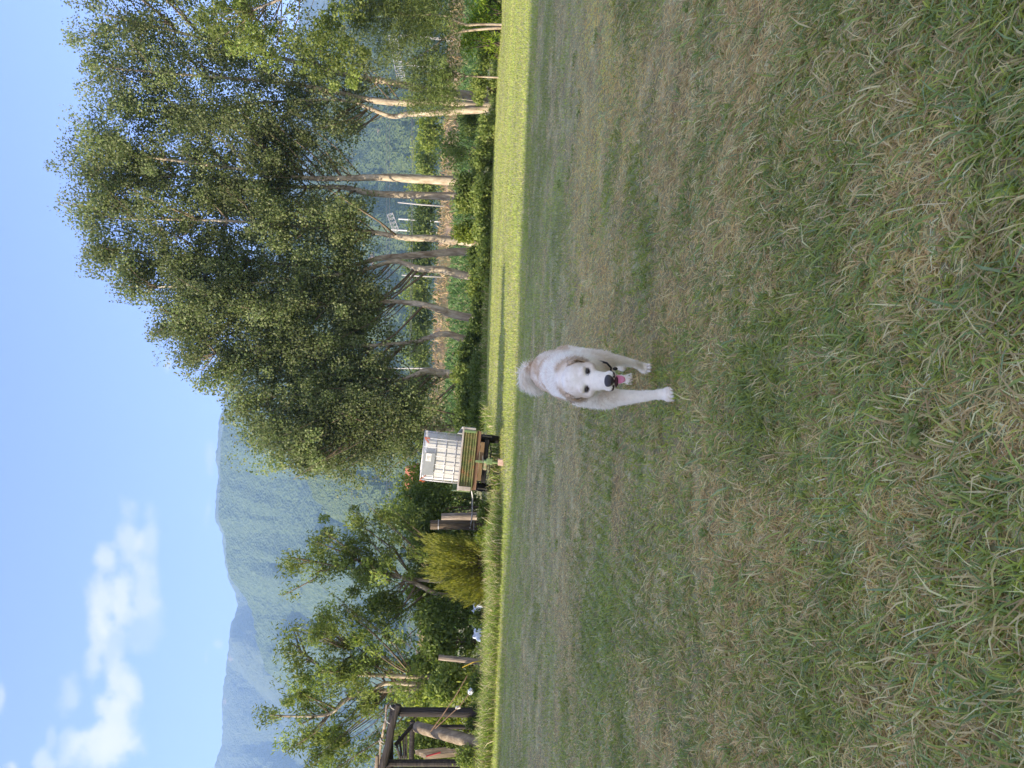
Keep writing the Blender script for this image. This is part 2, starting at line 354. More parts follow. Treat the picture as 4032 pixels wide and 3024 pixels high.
def weeds():
    n0 = 34; x, y = scatter(1.5, 9, n0, 1.4, .6)
    x = np.concatenate([x, [3.05, 2.6, 2.75, 2.2, 2.35]]); y = np.concatenate([y, [6.6, 7.6, 7.4, 7.9, 7.7]])
    Cs = []; U = []
    for a, b in zip(x, y):
        k = rng.integers(30, 90); rr = rng.uniform(.04, .13); th = rng.uniform(0, 6.28, k); q = np.sqrt(rng.random(k)) * rr
        Cs.append(np.stack([a + np.cos(th) * q, b + np.sin(th) * q * .8, .018 + rng.uniform(0, .022, k)], 1))
        U.append(np.stack([np.cos(th), np.sin(th), rng.uniform(.1, .8, k)], 1))
    C = np.concatenate(Cs); C[:, 2] += ground_z(C[:, 0], C[:, 1]); U = unit(np.concatenate(U))
    me = leafmesh('clover', C, .017, 'mid', rng, .75, dirs=U, up=2)
    return link('clover_patches', me, M['plant'])
tag(weeds(), 'small bright green clover and weed rosettes scattered in the lawn', 'weeds', kind='stuff')

# rough unmown grass at the far left edge of the lawn and under the bushes
def rough_grass(name, x, y, hmin, hmax, wmul, greenness, seed, yellow=1.0):
    r = np.random.default_rng(seed); n = len(x); green = r.random(n) < greenness
    g = np.array([(.2, .29, .06), (.26, .35, .08), (.16, .25, .05), (.33, .38, .11)]) * [yellow, 1, 1]
    cc = np.where(green[:, None], g[r.integers(0, 4, n)], S_PAL[r.integers(0, 5, n)]) * r.uniform(.8, 1.2, (n, 1))
    me = blade_mesh(name, x, y, ground_z(x, y) - .01, r.uniform(-np.pi, np.pi, n), r.uniform(.9, 1.5, n), r.uniform(hmin, hmax, n) * (.5 + fbm(x * .9, y * .9, seed, 2)),
                    r.uniform(.005, .011, n) * wmul, cc, r.uniform(.1, 1.1, n))
    return link(name, me, M['grass'])
n = 26000; gx = rng.uniform(-16, -2.4, n); gy = lawn_edge(gx) + rng.exponential(1.1, n) - .15
tagg(rough_grass('rough_grass', gx, gy, .14, .42, 1.3, .72, 5), 'tall uncut yellow green grass along the left edge of the lawn')
n = 14000; gx = rng.uniform(-2.5, 30, n); gy = lawn_edge(gx) + rng.exponential(1.0, n)
tagg(rough_grass('rough_grass', gx, gy, .15, .4, 2.2, .75, 6), 'rough weedy grass at the foot of the tall tree row')

# ------------------------------------------------------------------ mountains
def mountain(name, ridge, D, Dfoot, seed, cols, rows, m, relief=.22, tree=7.0, prange=(-1.25, 1.15)):
    r = np.random.default_rng(seed)
    pq = sorted([PQ(X, Y) for (Y, X) in ridge]); ps = np.array([a for a, b in pq]); qs = np.array([b for a, b in pq])
    p = np.linspace(*prange, cols); t = np.concatenate([np.linspace(0, 1, rows), [1.02, 1.06, 1.2]])
    Pm, T = np.meshgrid(p, t); q = np.interp(Pm, ps, qs)
    # outside the frame the range runs on at a similar height
    q = q * (1 + .12 * (fbm(Pm * 6 + 40, Pm * 0 + seed, seed, 3) - .5) * (np.abs(Pm) > .56))
    y = Dfoot + (D - Dfoot) * T
    Tc = np.clip(T, 0, 1); s = Tc ** .8
    w = fbm(Pm * 4 + seed, T * 1.5, seed + 5, 3) * 2.0
    sp = np.abs(fbm(Pm * 9 + w, T * 1.4 + w * .4, seed, 4) - .5) * 2
    rel = (sp - .3) * relief * np.sin(np.pi * np.clip(Tc, 0, 1)) ** .7
    z = y * q * (s + rel)
    z = np.where(T > 1, D * q * (1 - (T - 1) * 2.5), z)
    z += (r.random(z.shape) - .3) * tree * np.clip(T * 6, 0, 1) * (.4 + 1.2 * fbm(Pm * 60, T * 40, seed + 2, 2))
    V = np.stack([Pm * y, y, z - 3], -1).reshape(-1, 3); nx, ny = len(p), len(t)
    i = np.arange(nx * ny).reshape(ny, nx)
    Fq = np.stack([i[:-1, :-1], i[:-1, 1:], i[1:, 1:], i[1:, :-1]], -1).reshape(-1, 4)
    return link(name, mesh_np(name, V, Fq, smooth=False), m, kind='structure')
def forest_mat(name, a, b, c, sc, rock=None, rlo=.66):
    m = bpy.data.materials.new(name); m.use_nodes = True; nt = m.node_tree; N = nt.nodes; L = nt.links; bs = N['Principled BSDF']
    bs.inputs['Roughness'].default_value = .95; bs.inputs['Specular IOR Level'].default_value = .1
    t = N.new('ShaderNodeTexCoord')
    v = N.new('ShaderNodeTexVoronoi'); v.inputs['Scale'].default_value = sc; L.new(t.outputs['Object'], v.inputs['Vector'])
    n1 = N.new('ShaderNodeTexNoise'); n1.inputs['Scale'].default_value = sc * .2; n1.inputs['Detail'].default_value = 6; L.new(t.outputs['Object'], n1.inputs['Vector'])
    n1.inputs['Roughness'].default_value = .7; r1 = N.new('ShaderNodeValToRGB'); L.new(n1.outputs['Fac'], r1.inputs[0]); e = r1.color_ramp.elements
    e[0].position = .35; e[0].color = (*a, 1); e[1].position = .65; e[1].color = (*b, 1)
    mx = N.new('ShaderNodeMix'); mx.data_type = 'RGBA'; L.new(v.outputs['Color'], mx.inputs[0]); L.new(r1.outputs[0], mx.inputs[6]); mx.inputs[7].default_value = (*c, 1)
    out = mx.outputs[2]
    if rock:
        n2 = N.new('ShaderNodeTexNoise'); n2.inputs['Scale'].default_value = .012; n2.inputs['Detail'].default_value = 9; L.new(t.outputs['Object'], n2.inputs['Vector'])
        r2 = N.new('ShaderNodeMapRange'); L.new(n2.outputs['Fac'], r2.inputs[0]); r2.inputs[1].default_value = rlo; r2.inputs[2].default_value = rlo + .04
        m2 = N.new('ShaderNodeMix'); m2.data_type = 'RGBA'; L.new(r2.outputs[0], m2.inputs[0]); L.new(out, m2.inputs[6]); m2.inputs[7].default_value = (*rock, 1); out = m2.outputs[2]
    L.new(out, bs.inputs['Base Color'])
    bp = N.new('ShaderNodeBump'); bp.inputs['Distance'].default_value = 5; bp.inputs['Strength'].default_value = .9
    L.new(v.outputs['Distance'], bp.inputs['Height']); L.new(bp.outputs[0], bs.inputs['Normal'])
    return m
fm1 = forest_mat('far_forest', (.03, .05, .03), (.06, .085, .04), (.11, .13, .07), .13, rock=(.17, .15, .11), rlo=.66)
fm2 = forest_mat('forest', (.028, .055, .025), (.06, .095, .035), (.12, .16, .07), .16)
fm3 = forest_mat('near_forest', (.035, .07, .022), (.07, .11, .035), (.15, .19, .07), .30, rock=(.4, .28, .2), rlo=.69)
mountain('mountain_range', [(3600, 780), (3300, 800), (3024, 845), (2987, 851), (2924, 872), (2734, 873), (2670, 883), (2531, 899), (2449, 924), (2379, 935), (2335, 924), (2278, 899),
          (2227, 886), (2101, 870), (2044, 842), (1937, 854), (1867, 861), (1817, 848), (1728, 854), (1652, 858), (1601, 877), (1538, 883), (1437, 886),
          (1200, 945), (800, 1050), (400, 1120), (0, 1190), (-400, 1150)], 3300, 1500, 3, 460, 150, fm1, relief=.46, tree=8)
mountain('wooded_mountain', [(3600, 1350), (3024, 1245), (2829, 1203), (2708, 1127), (2639, 1038), (2544, 1012), (2420, 992), (2350, 960), (2278, 905), (2227, 893), (2101, 880), (2044, 853), (1937, 862), (1817, 860), (1728, 866), (1652, 875),
          (1538, 905), (1400, 960), (1200, 1060), (800, 1200), (0, 1350), (-400, 1350)], 2100, 900, 5, 440, 120, fm2, relief=.5, tree=5.5)
mountain('wooded_hill', [(3600, 1640), (2600, 1600), (2300, 1530), (2150, 1440), (2060, 1340), (2030, 1285), (1950, 1225), (1830, 1165), (1700, 1120), (1500, 1130), (1300, 1170), (1000, 1190),
          (700, 1210), (450, 1230), (300, 1260), (0, 1340), (-400, 1350)], 1150, 420, 8, 420, 110, fm3, relief=.36, tree=6)

# ------------------------------------------------------------------ far side of the field: maize, railway bank, hedge trees
def bank():
    xs = np.linspace(-90, 120, 200); prof = [(72, -.1), (76, 1.2), (79, 2.9), (81, 3.6), (92, 3.7), (95, 0)]
    V = []; 
    for x in xs:
        for (y, z) in prof: V.append((x, y + random.uniform(-.3, .3), z + random.uniform(-.25, .25) * (z > 0)))
    k = len(prof); Fq = [(i * k + j, (i + 1) * k + j, (i + 1) * k + j + 1, i * k + j + 1) for i in range(len(xs) - 1) for j in range(k - 1)]
    m = mat('dry_bank', (.16, .12, .075), (.34, .25, .17), (.12, .12, .05), scale=.5, detail=8, rough=.95, bump=.6, bscale=5)
    return link('railway_embankment', mesh_np('railway_embankment', V, Fq), m, kind='structure')
bank()
n = 9000; gx = rng.uniform(-40, 70, n); gy = rng.uniform(73, 82, n)
me = blade_mesh('dry', gx, gy, np.interp(gy, [72, 76, 79, 81], [0, 1.2, 2.9, 3.6]), rng.uniform(-3, 3, n), rng.uniform(.6, 1.5, n), rng.uniform(.3, .9, n), rng.uniform(.04, .1, n),
                (S_PAL[rng.integers(0, 5, n)] * [1.0, .85, .75]) * rng.uniform(.6, 1.1, (n, 1)), rng.uniform(.2, 1, n))
tag(link('dry_brush', me, M['grass']), 'pinkish brown dry brush covering the railway embankment', 'dry brush', kind='stuff')
def maize():
    n = 26000; x = rng.uniform(-34, 44, n); row = rng.integers(0, 9, n); y = 46 + row * 1.1 + rng.normal(0, .08, n)
    hh = rng.uniform(.1, 1.75, n) * (.85 + .3 * fbm(x * .5, y * .5, 4, 2))
    me = blade_mesh('maize', x, y, hh, rng.uniform(-3.14, 3.14, n), rng.uniform(.5, 1.3, n), rng.uniform(.3, .7, n), rng.uniform(.05, .09, n),
                    np.array(PAL['corn'])[rng.integers(0, 4, n)] * rng.uniform(.85, 1.25, (n, 1)), rng.uniform(.6, 1.6, n))
    return link('maize_field', me, M['leaf'])
tag(maize(), 'bright green maize field behind the tall tree row', 'maize', kind='stuff')

def bush(label, Yc, Xtop, hw, D, pal, n, size=.09, aspect=.5, base=0.0, group=None, name='bush', depth=.8, seed=None, flat=1.0, cat='bush', droop=0.0, stems=True, up=.5):
    seed = seed if seed is not None else int(Yc * 7 + D * 13 + Xtop); r = np.random.default_rng(seed)
    top = P(Xtop, Yc, D); h = top[2] - base; w = hw / F_PX * D; c0 = np.array([top[0], D, base])
    t = thing(name, label, cat, (c0[0], c0[1], base), group)
    nc = max(14, int(n / 45)); C = rand_unit(nc, r) * (r.random((nc, 1)) ** .45)
    C[:, 2] = np.abs(C[:, 2]) ** .8 * np.sign(C[:, 2] + .45)
    lump = 1 + .35 * np.sin(C[:, 0] * 5 + seed) * np.cos(C[:, 1] * 4)
    cc = np.stack([C[:, 0] * w * lump, C[:, 1] * w * depth, (h * .52) + C[:, 2] * h * .46 * flat], 1)
    cc[:, 2] = np.clip(cc[:, 2], .05, None)
    k = r.integers(0, nc, n); sg = np.array([w, w * depth, h * .55]) * .16
    L_ = cc[k] + r.normal(size=(n, 3)) * np.maximum(sg, size * .8); L_[:, 2] = np.clip(L_[:, 2], .02, None)
    link('foliage', leafmesh('foliage', L_, size, pal, r, aspect, droop, up), M['leaf'], t)
    if stems:
        g = Geo()
        for j in range(6):
            e = cc[r.integers(0, nc)]; g.tube([(r.normal() * w * .1, r.normal() * w * .1, -.05), (e[0] * .4, e[1] * .4, e[2] * .5), tuple(e)], [.03, .02, .008], 4)
        g.build('stems', M['dark_bark'], t)
    return t

# hedge of trees and bushes along the embankment, far beyond the maize
G1 = 'trees and bushes on the railway embankment'
far = [(-60, 1560, 120, 96, 'mid', 'pale green bush on the embankment at the far right'), (60, 1600, 90, 92, 'dark', 'dark bush on the embankment behind the feathery tree'),
       (620, 1612, 95, 95, 'mid', 'rounded green bush on the embankment right of the two close trunks'), (520, 1640, 70, 90, 'bright', 'yellow green bush on the embankment left of the forked trunk'),
       (735, 1610, 60, 96, 'mid', 'green bush on the embankment seen between the two close trunks'), (850, 1612, 70, 97, 'dark', 'dark bush on the embankment under the lattice gantry'),
       (940, 1600, 60, 97, 'mid', 'bush on the embankment between gantry and pale leaning trunk'), (1030, 1592, 60, 96, 'dark', 'dense bush on the embankment between the two pale trunks'),
       (1150, 1590, 75, 97, 'mid', 'leafy bush on the embankment beside the thin white mast'), (1260, 1600, 70, 96, 'dark', 'dark bush on the embankment behind the curved trunk'),
       (1390, 1600, 90, 97, 'mid', 'broad bush on the embankment left of the curved trunk'), (1540, 1610, 90, 96, 'dark', 'dark bush on the embankment behind the last thick trunk'),
       (1700, 1620, 90, 96, 'mid', 'bush on the embankment right of the water tank')]
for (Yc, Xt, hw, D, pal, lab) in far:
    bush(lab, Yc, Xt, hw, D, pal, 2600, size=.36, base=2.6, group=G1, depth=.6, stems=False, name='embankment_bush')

# ------------------------------------------------------------------ trees
def tree(label, trunks, D, r0, blobs, n, pal='poplar', size=.11, aspect=.75, name='poplar_tree', group=None, droop=0.0, seed=1, barkm='bark', nb=20, sig=.30, cat='tree', up=.5, limb=.055, yj=.5, gap=.18, maxbr=4.5, spreadf=1.0, bough=.72):
    """trunks: list of stem paths [(X, Y), ...] from the foot up; blobs: crown volumes (Ycentre, Xtop, Xbottom, half width in px)"""
    r = np.random.default_rng(seed)
    b0 = P(trunks[0][0][0], trunks[0][0][1], D); base = np.array([b0[0], D, 0.0])
    t = thing(name, label, cat, tuple(base), group)
    stems = []
    for si, tr in enumerate(trunks):
        pts = [P(X, Y, D + (math.sin(i * 1.7 + si) * .15 if i else 0)) for i, (X, Y) in enumerate(tr)]
        pts[0] = np.array([pts[0][0], D, -.1])
        # smooth the stem
        q = []
        for i in range(len(pts) - 1):
            p0, p1, p2, p3 = pts[max(i - 1, 0)], pts[i], pts[i + 1], pts[min(i + 2, len(pts) - 1)]
            for k in range(4):
                u = k / 4; q.append(.5 * ((2 * p1) + (-p0 + p2) * u + (2 * p0 - 5 * p1 + 4 * p2 - p3) * u * u + (-p0 + 3 * p1 - 3 * p2 + p3) * u ** 3))
        q.append(pts[-1]); q = np.array(q); L_ = len(q); stems.append(q)
        rad = [r0 * .84 * (1.18 if i == 0 else 1) * (1 - .85 * i / L_) * (.8 if si else 1) for i in range(L_)]
        g = Geo(); g.tube(q, rad, 10, wob=.2); g.build('trunk', M[barkm], t, origin=base, smooth=True)
    allst = np.concatenate(stems)
    leaves = []; tones = []; br = Geo(); tot = sum((b[2] - b[1]) * b[3] for b in blobs)
    for (Yc, Xt, Xb, hw) in blobs:
        hw = hw * spreadf; Xt = Xt + (28 if spreadf > 1 else 0)
        share = (Xb - Xt) * hw / tot; nl = int(n * share); nc = max(20, nl // 105)
        top = P(Xt, Yc, D); bot = P(Xb, Yc, D); w = hw / F_PX * D
        s = r.random(nc) ** .85; prof = np.sin(np.pi * np.clip(s * .80 + .14, 0, 1)) ** .5
        th = r.uniform(0, 2 * np.pi, nc); rr = np.sqrt(r.random(nc)) * w * prof
        C = top[None] * s[:, None] + bot[None] * (1 - s[:, None]); C[:, 1] = D + np.sin(th) * rr * .9; C[:, 0] += np.cos(th) * rr * (1 + .3 * np.sin(s * 17 + seed) + .2 * np.sin(s * 41 + seed * 3))
        C = C[r.random(nc) > gap]; nc = len(C)
        nbg = max(6, nc // 8); bc = C[r.choice(nc, nbg, replace=False)]; kb = r.integers(0, nbg, nc); inb = r.random(nc) < bough
        C = np.where(inb[:, None], bc[kb] + r.normal(size=(nc, 3)) * np.array([.42, .42, .5]) * (w / 1.4) ** .5, C)
        k = r.integers(0, nc, nl); sgm = sig * r.uniform(.6, 1.3, nc) * np.where(inb, .85, 1.1)
        tn = np.where(inb, (.66 + .66 * r.random(nbg))[kb] * r.uniform(.88, 1.12, nc), .68)  # leaves between the boughs tinted darker, painting in the crown's inner shade
        # clusters stretch along the rising twigs
        off = np.clip(r.normal(size=(nl, 3)), -1.5, 1.5) * np.array([.95, .95, 1.1]) * sgm[k][:, None]
        leaves.append(C[k] + off); tones.append(tn[k])
        m = max(3, int(nb * share))
        for j in r.choice(nc, min(nc, m * 3), replace=False):
            c = C[j]; cand = allst[(allst[:, 2] < c[2] - .3)]
            if len(cand) == 0: continue
            dd = np.hypot(cand[:, 0] - c[0], cand[:, 1] - c[1]) * 1.2 + np.abs((c[2] - cand[:, 2]) - 1.1 * np.hypot(cand[:, 0] - c[0], cand[:, 1] - c[1]))
            s0 = cand[int(np.argmin(dd))]; mid = s0 * .5 + c * .5 + np.array([0, 0, -.12 * np.linalg.norm(c - s0)]) * .6 + r.normal(size=3) * .08
            if np.linalg.norm(c - s0) > maxbr: continue
            a = limb * (1.0 if j % 3 == 0 else .5); ext = c + (c - mid) * .35
            br.tube([s0, mid, c, ext], [a, a * .7, a * .35, a * .12], 4)
    if br.n: br.build('branches', M['twig_bark'], t, origin=base, smooth=True)
    Lf = np.concatenate(leaves) - base
    link('crown', leafmesh('crown', Lf, size, pal, r, aspect, droop, up, tone=np.concatenate(tones)), M['leaf'], t)
    return t
G2 = 'tall poplars in a row beyond the lawn'
tree('poplar at the right edge, its pale trunk half hidden by the feathery tree', [[(1900, 385), (1780, 368), (1640, 345), (1500, 318), (1380, 300), (1150, 240), (800, 150), (420, 60)]], 35.5, .27,
     [(40, 235, 1080, 150), (160, 330, 1000, 120), (-120, 280, 1250, 150), (230, 900, 1430, 120), (330, 1250, 1560, 50)], 42000, spreadf=1.22, size=.092, group=G2, seed=21)
tree('forked poplar with two pale stems crossing one another', [[(1905, 420), (1850, 415), (1720, 402), (1580, 405), (1450, 392), (1340, 368), (1150, 330), (800, 300), (450, 270)],
     [(1890, 422), (1800, 438), (1700, 445), (1600, 450), (1540, 458), (1450, 425), (1350, 395), (1100, 400), (700, 440)]], 35, .26,
     [(270, 300, 1000, 130), (380, 420, 1380, 120), (470, 540, 1400, 90), (330, 1000, 1480, 100), (520, 1000, 1380, 60)], 42000, spreadf=1.22, size=.092, group=G2, seed=22)
tree('thick dark poplar, first of the two standing close together', [[(1830, 712), (1780, 712), (1600, 702), (1500, 698), (1350, 702), (1200, 700), (900, 660), (450, 600)]], 34.5, .29,
     [(590, 262, 1200, 130), (480, 600, 1230, 70), (640, 900, 1380, 70)], 36000, spreadf=1.22, size=.092, group=G2, seed=23)
tree('slimmer paler poplar, second of the two standing close together', [[(1830, 775), (1760, 772), (1580, 768), (1450, 760), (1350, 738), (1150, 735), (800, 700), (400, 690)]], 35.2, .25,
     [(705, 222, 1250, 105), (790, 800, 1440, 95)], 33000, spreadf=1.22, size=.092, group=G2, seed=24)
tree('slightly bowed poplar standing beneath the lattice gantry', [[(1860, 955), (1780, 948), (1700, 938), (1600, 936), (1530, 925), (1430, 910), (1300, 900), (900, 870), (450, 860)]], 34.3, .24,
     [(850, 283, 1300, 110), (900, 900, 1450, 100)], 33000, spreadf=1.22, size=.092, group=G2, seed=25)
tree('poplar with a pale stem bending high to one side', [[(1870, 990), (1800, 992), (1700, 1000), (1600, 1008), (1500, 1016), (1440, 1032), (1350, 1050), (1200, 1048), (900, 1020), (480, 990)]], 34.8, .23,
     [(985, 325, 1300, 100), (1070, 470, 1350, 95)], 33000, spreadf=1.22, size=.092, group=G2, seed=26)
tree('low leaning poplar with a snaking pale trunk', [[(1865, 1090), (1810, 1082), (1740, 1062), (1650, 1058), (1600, 1040), (1540, 1030), (1400, 1070), (1100, 1110), (620, 1130)]], 34.1, .24,
     [(1130, 440, 1480, 85), (1150, 900, 1590, 90)], 30000, spreadf=1.22, size=.092, group=G2, seed=27)
tree('poplar with a curved shaded trunk before the maize', [[(1860, 1262), (1790, 1240), (1740, 1222), (1670, 1200), (1600, 1192), (1500, 1188), (1200, 1210), (700, 1240)]], 33.6, .24,
     [(1230, 600, 1500, 110), (1290, 650, 1530, 95)], 36000, spreadf=1.22, size=.092, group=G2, seed=28)
tree('poplar with a short dark bent trunk', [[(1870, 1345), (1825, 1335), (1780, 1318), (1730, 1316), (1690, 1328), (1600, 1350), (1300, 1370), (850, 1390)]], 33.2, .22,
     [(1370, 690, 1640, 100), (1440, 800, 1560, 70)], 30000, spreadf=1.22, size=.092, group=G2, seed=29)
tree('dense dark poplar on a short forked trunk', [[(1850, 1478), (1745, 1470), (1680, 1462), (1640, 1475), (1590, 1492), (1400, 1530), (1000, 1570)]], 32.6, .24,
     [(1560, 900, 1640, 110), (1680, 950, 1600, 105), (1500, 1150, 1680, 90)], 34000, spreadf=1.22, size=.092, group=G2, seed=30, gap=.08)
tree('last poplar of the row, low and rounded, beside the water tank', [[(1850, 1690), (1750, 1685), (1600, 1690), (1350, 1710), (1150, 1730)]], 32, .2,
     [(1740, 1060, 1640, 105), (1810, 1150, 1560, 65), (1640, 1200, 1760, 90)], 33000, spreadf=1.22, size=.092, group=G2, seed=31, gap=.08)

# feathery tree at the right, standing a little in front of the row
tree('feathery tree with drooping sprays at the right edge', [[(1945, 96), (1880, 97), (1840, 98), (1800, 85), (1740, 60), (1600, 60)], [(1850, 97), (1790, 130), (1700, 190), (1600, 250)]], 31, .085,
     [(40, 1400, 1800, 105), (250, 1640, 1800, 110), (370, 1640, 1770, 50), (-80, 1380, 1850, 120), (410, 1640, 1770, 35)], 42000, pal='feather', size=.16, aspect=.16, name='feathery_tree', seed=41, sig=.32, droop=.12, gap=.05, limb=.018, maxbr=1.8)
tree('bright yellow green locust crown hanging high at the right edge', [[(1920, -160), (1500, -150), (1250, -60), (1000, 40)]], 30, .16,
     [(90, 780, 1360, 140), (230, 1080, 1400, 100)], 11000, pal='mid', size=.11, aspect=.6, name='locust_tree', seed=42, sig=.22, gap=.3, maxbr=3, limb=.03)
for (Yc, Xt, hw, lab) in [(40, 1855, 60, 'lime green sumac bush at the right edge'), (110, 1850, 50, 'lime green sumac bush right around the slim bare trunk'), (160, 1775, 60, 'lime green sumac sprays under the feathery tree')]:
    bush(lab, Yc, Xt, hw, 31.8, 'lime', 900, size=.2, aspect=.2, group='lime green sumac bushes', name='sumac_bush', droop=.1)
tree('thin bare sapling between feathery tree and forked poplar', [[(1900, 300), (1840, 300), (1810, 302), (1790, 290)]], 32, .05, [(300, 1700, 1800, 30)], 500, name='sapling', seed=43, size=.09)

# undergrowth at the foot of the row
G3 = 'undergrowth at the foot of the tall tree row'
und = [(20, 1900, 60, 33, 'dark', 'low dark undergrowth at the right edge'), (200, 1880, 70, 33, 'mid', 'green undergrowth right of the thin sapling'), (340, 1855, 60, 33.4, 'mid', 'leafy undergrowth by the thin sapling'),
       (480, 1800, 60, 37, 'dark', 'dark bush left of the forked poplar'), (520, 1880, 75, 33, 'mid', 'grassy undergrowth left of the forked poplar'), (590, 1720, 70, 40, 'mid', 'tall olive bush behind the undergrowth near the forked poplar'),
       (640, 1855, 60, 33, 'mid', 'undergrowth right of the two close trunks'), (725, 1778, 48, 33, 'dark', 'dense dark ivy heap at the foot of the two close trunks'), (800, 1782, 45, 33, 'mid', 'leafy heap left of the two close trunks'),
       (760, 1860, 80, 32, 'mid', 'low bright undergrowth below the two close trunks'), (915, 1790, 36, 33, 'bright', 'small yellow green shrub at the foot of the bowed poplar'), (890, 1870, 60, 32, 'mid', 'undergrowth below the bowed poplar'),
       (1010, 1845, 45, 32, 'dark', 'dark shrub between two pale trunks'), (1120, 1850, 60, 31.6, 'mid', 'twiggy shrub before the maize'), (1210, 1868, 60, 31.4, 'dark', 'dark low shrub at the foot of the curved trunk'),
       (1310, 1850, 55, 31.2, 'dark', 'dark green shrub by the bent trunk'), (1400, 1800, 60, 31, 'dark', 'shaded shrub left of the bent trunk'), (1480, 1785, 55, 30.6, 'mid', 'shrub around the short forked trunk'),
       (1560, 1800, 60, 30.2, 'dark', 'dark shrub between forked trunk and water tank'), (1650, 1790, 65, 29.6, 'dark', 'shaded dark bush right of the trailer'), (1480, 1850, 110, 29.8, 'dark', 'low shaded weeds before the forked trunk'),
       (1640, 1855, 100, 28.8, 'dark', 'low shaded weeds right of the trailer'), (1000, 1885, 110, 31, 'mid', 'low weeds edging the lawn below the pale trunks')]
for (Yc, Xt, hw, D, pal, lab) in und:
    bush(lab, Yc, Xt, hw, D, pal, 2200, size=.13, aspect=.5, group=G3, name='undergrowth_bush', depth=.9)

# ------------------------------------------------------------------ left side: bushes and broadleaf trees
tree('spreading young walnut with pale bare forks, right of the two broadleaf trees', [[(1870, 2320), (1750, 2345), (1640, 2300), (1560, 2265), (1500, 2250), (1440, 2240), (1380, 2240), (1250, 2215)],
      [(1640, 2300), (1550, 2270), (1460, 2245), (1400, 2200), (1330, 2150), (1280, 2120)]], 24, .10,
     [(2230, 1140, 1420, 55), (2130, 1240, 1400, 60), (2060, 1420, 1620, 60), (2190, 1330, 1560, 70), (2300, 1380, 1620, 70), (2390, 1480, 1700, 90), (2180, 1540, 1720, 90)], 17000,
     pal='mid', size=.12, aspect=.3, name='walnut_tree', seed=51, sig=.17, droop=.35, group=None, gap=.22, limb=.035, nb=30, )
tree('loose wide walnut behind the wooden frame, larger of the two broadleaf trees', [[(1900, 2700), (1700, 2700), (1520, 2690), (1430, 2740), (1400, 2680), (1380, 2560)],
      [(1520, 2690), (1430, 2730), (1300, 2810), (1180, 2820), (1060, 2815)], [(1400, 2660), (1340, 2650), (1230, 2600), (1150, 2530)]], 23, .11,
     [(2810, 1015, 1400, 60), (2900, 1080, 1450, 60), (2700, 1120, 1500, 70), (2600, 1130, 1480, 60), (2500, 1110, 1300, 30), (2500, 1220, 1560, 90), (2430, 1290, 1450, 45), (2640, 1350, 1750, 120), (2820, 1380, 1700, 110), (2990, 1220, 1650, 80)], 27000,
     pal='mid', size=.115, aspect=.3, name='walnut_tree', seed=52, sig=.17, droop=.35, gap=.22, limb=.035, nb=44)
G4 = 'bushes crowding behind the left edge of the lawn'
lb = [(1900, 1560, 90, 27, 'bright', 2800, 'bright green bush rising behind the water tank'), (1975, 1600, 80, 25, 'dark', 2800, 'dark bush left of the water tank'), (2010, 1500, 70, 30, 'mid', 2400, 'tall bush filling the gap left of the water tank'),
      (2100, 1580, 80, 26, 'dark', 2800, 'dark bush behind the golden conifer'), (2200, 1640, 90, 25, 'dark', 2800, 'deep green bush above the golden conifer'), (2330, 1590, 90, 25, 'bright', 3000, 'light green drooping bush between the two walnuts'),
      (2420, 1640, 80, 23, 'dark', 2800, 'dark bush left of the golden conifer'), (2520, 1660, 80, 22, 'dark', 2800, 'dark bush right of the grey post'), (2620, 1620, 80, 24, 'mid', 2800, 'green bush behind the grey post'),
      (2700, 1680, 80, 21, 'mid', 2600, 'bush left of the grey post'), (2790, 1640, 80, 22, 'bright', 2600, 'light bush right behind the dark frame post'), (2880, 1560, 80, 24, 'bright', 2800, 'bright bush seen through the wooden frame'),
      (2970, 1600, 90, 22, 'mid', 2800, 'bush behind the roof beams of the frame'), (3060, 1500, 100, 26, 'bright', 2600, 'bush at the far left edge'), (2700, 1560, 110, 30, 'mid', 2600, 'broad bush in the second row behind the grey post')]
for (Yc, Xt, hw, D, pal, n, lab) in lb:
    bush(lab, Yc, Xt, hw, D, pal, int(n * 1.6), size=.13, aspect=.42, group=G4, name='hedge_bush', droop=.15)
lo = [(2440, 1848, 40, 17.4, 'dark', 'low bluish green plant beside the white plastic sheet'), (2700, 1850, 60, 17.2, 'dark', 'weeds in front of the grey post'), (2830, 1830, 50, 16.6, 'dark', 'low dark shrub at the foot of the dark frame post'),
      (2985, 1800, 55, 16.0, 'mid', 'grey green shrub under the plank stack'), (2110, 1880, 40, 17.2, 'bright', 'small light leafed weed under the golden conifer'), (2010, 1880, 45, 18.2, 'mid', 'weeds left of the trailer')]
for (Yc, Xt, hw, D, pal, lab) in lo:
    bush(lab, Yc, Xt, hw, D, pal, 1500, size=.06, aspect=.45, group='low weeds along the left lawn edge', name='weed_clump')

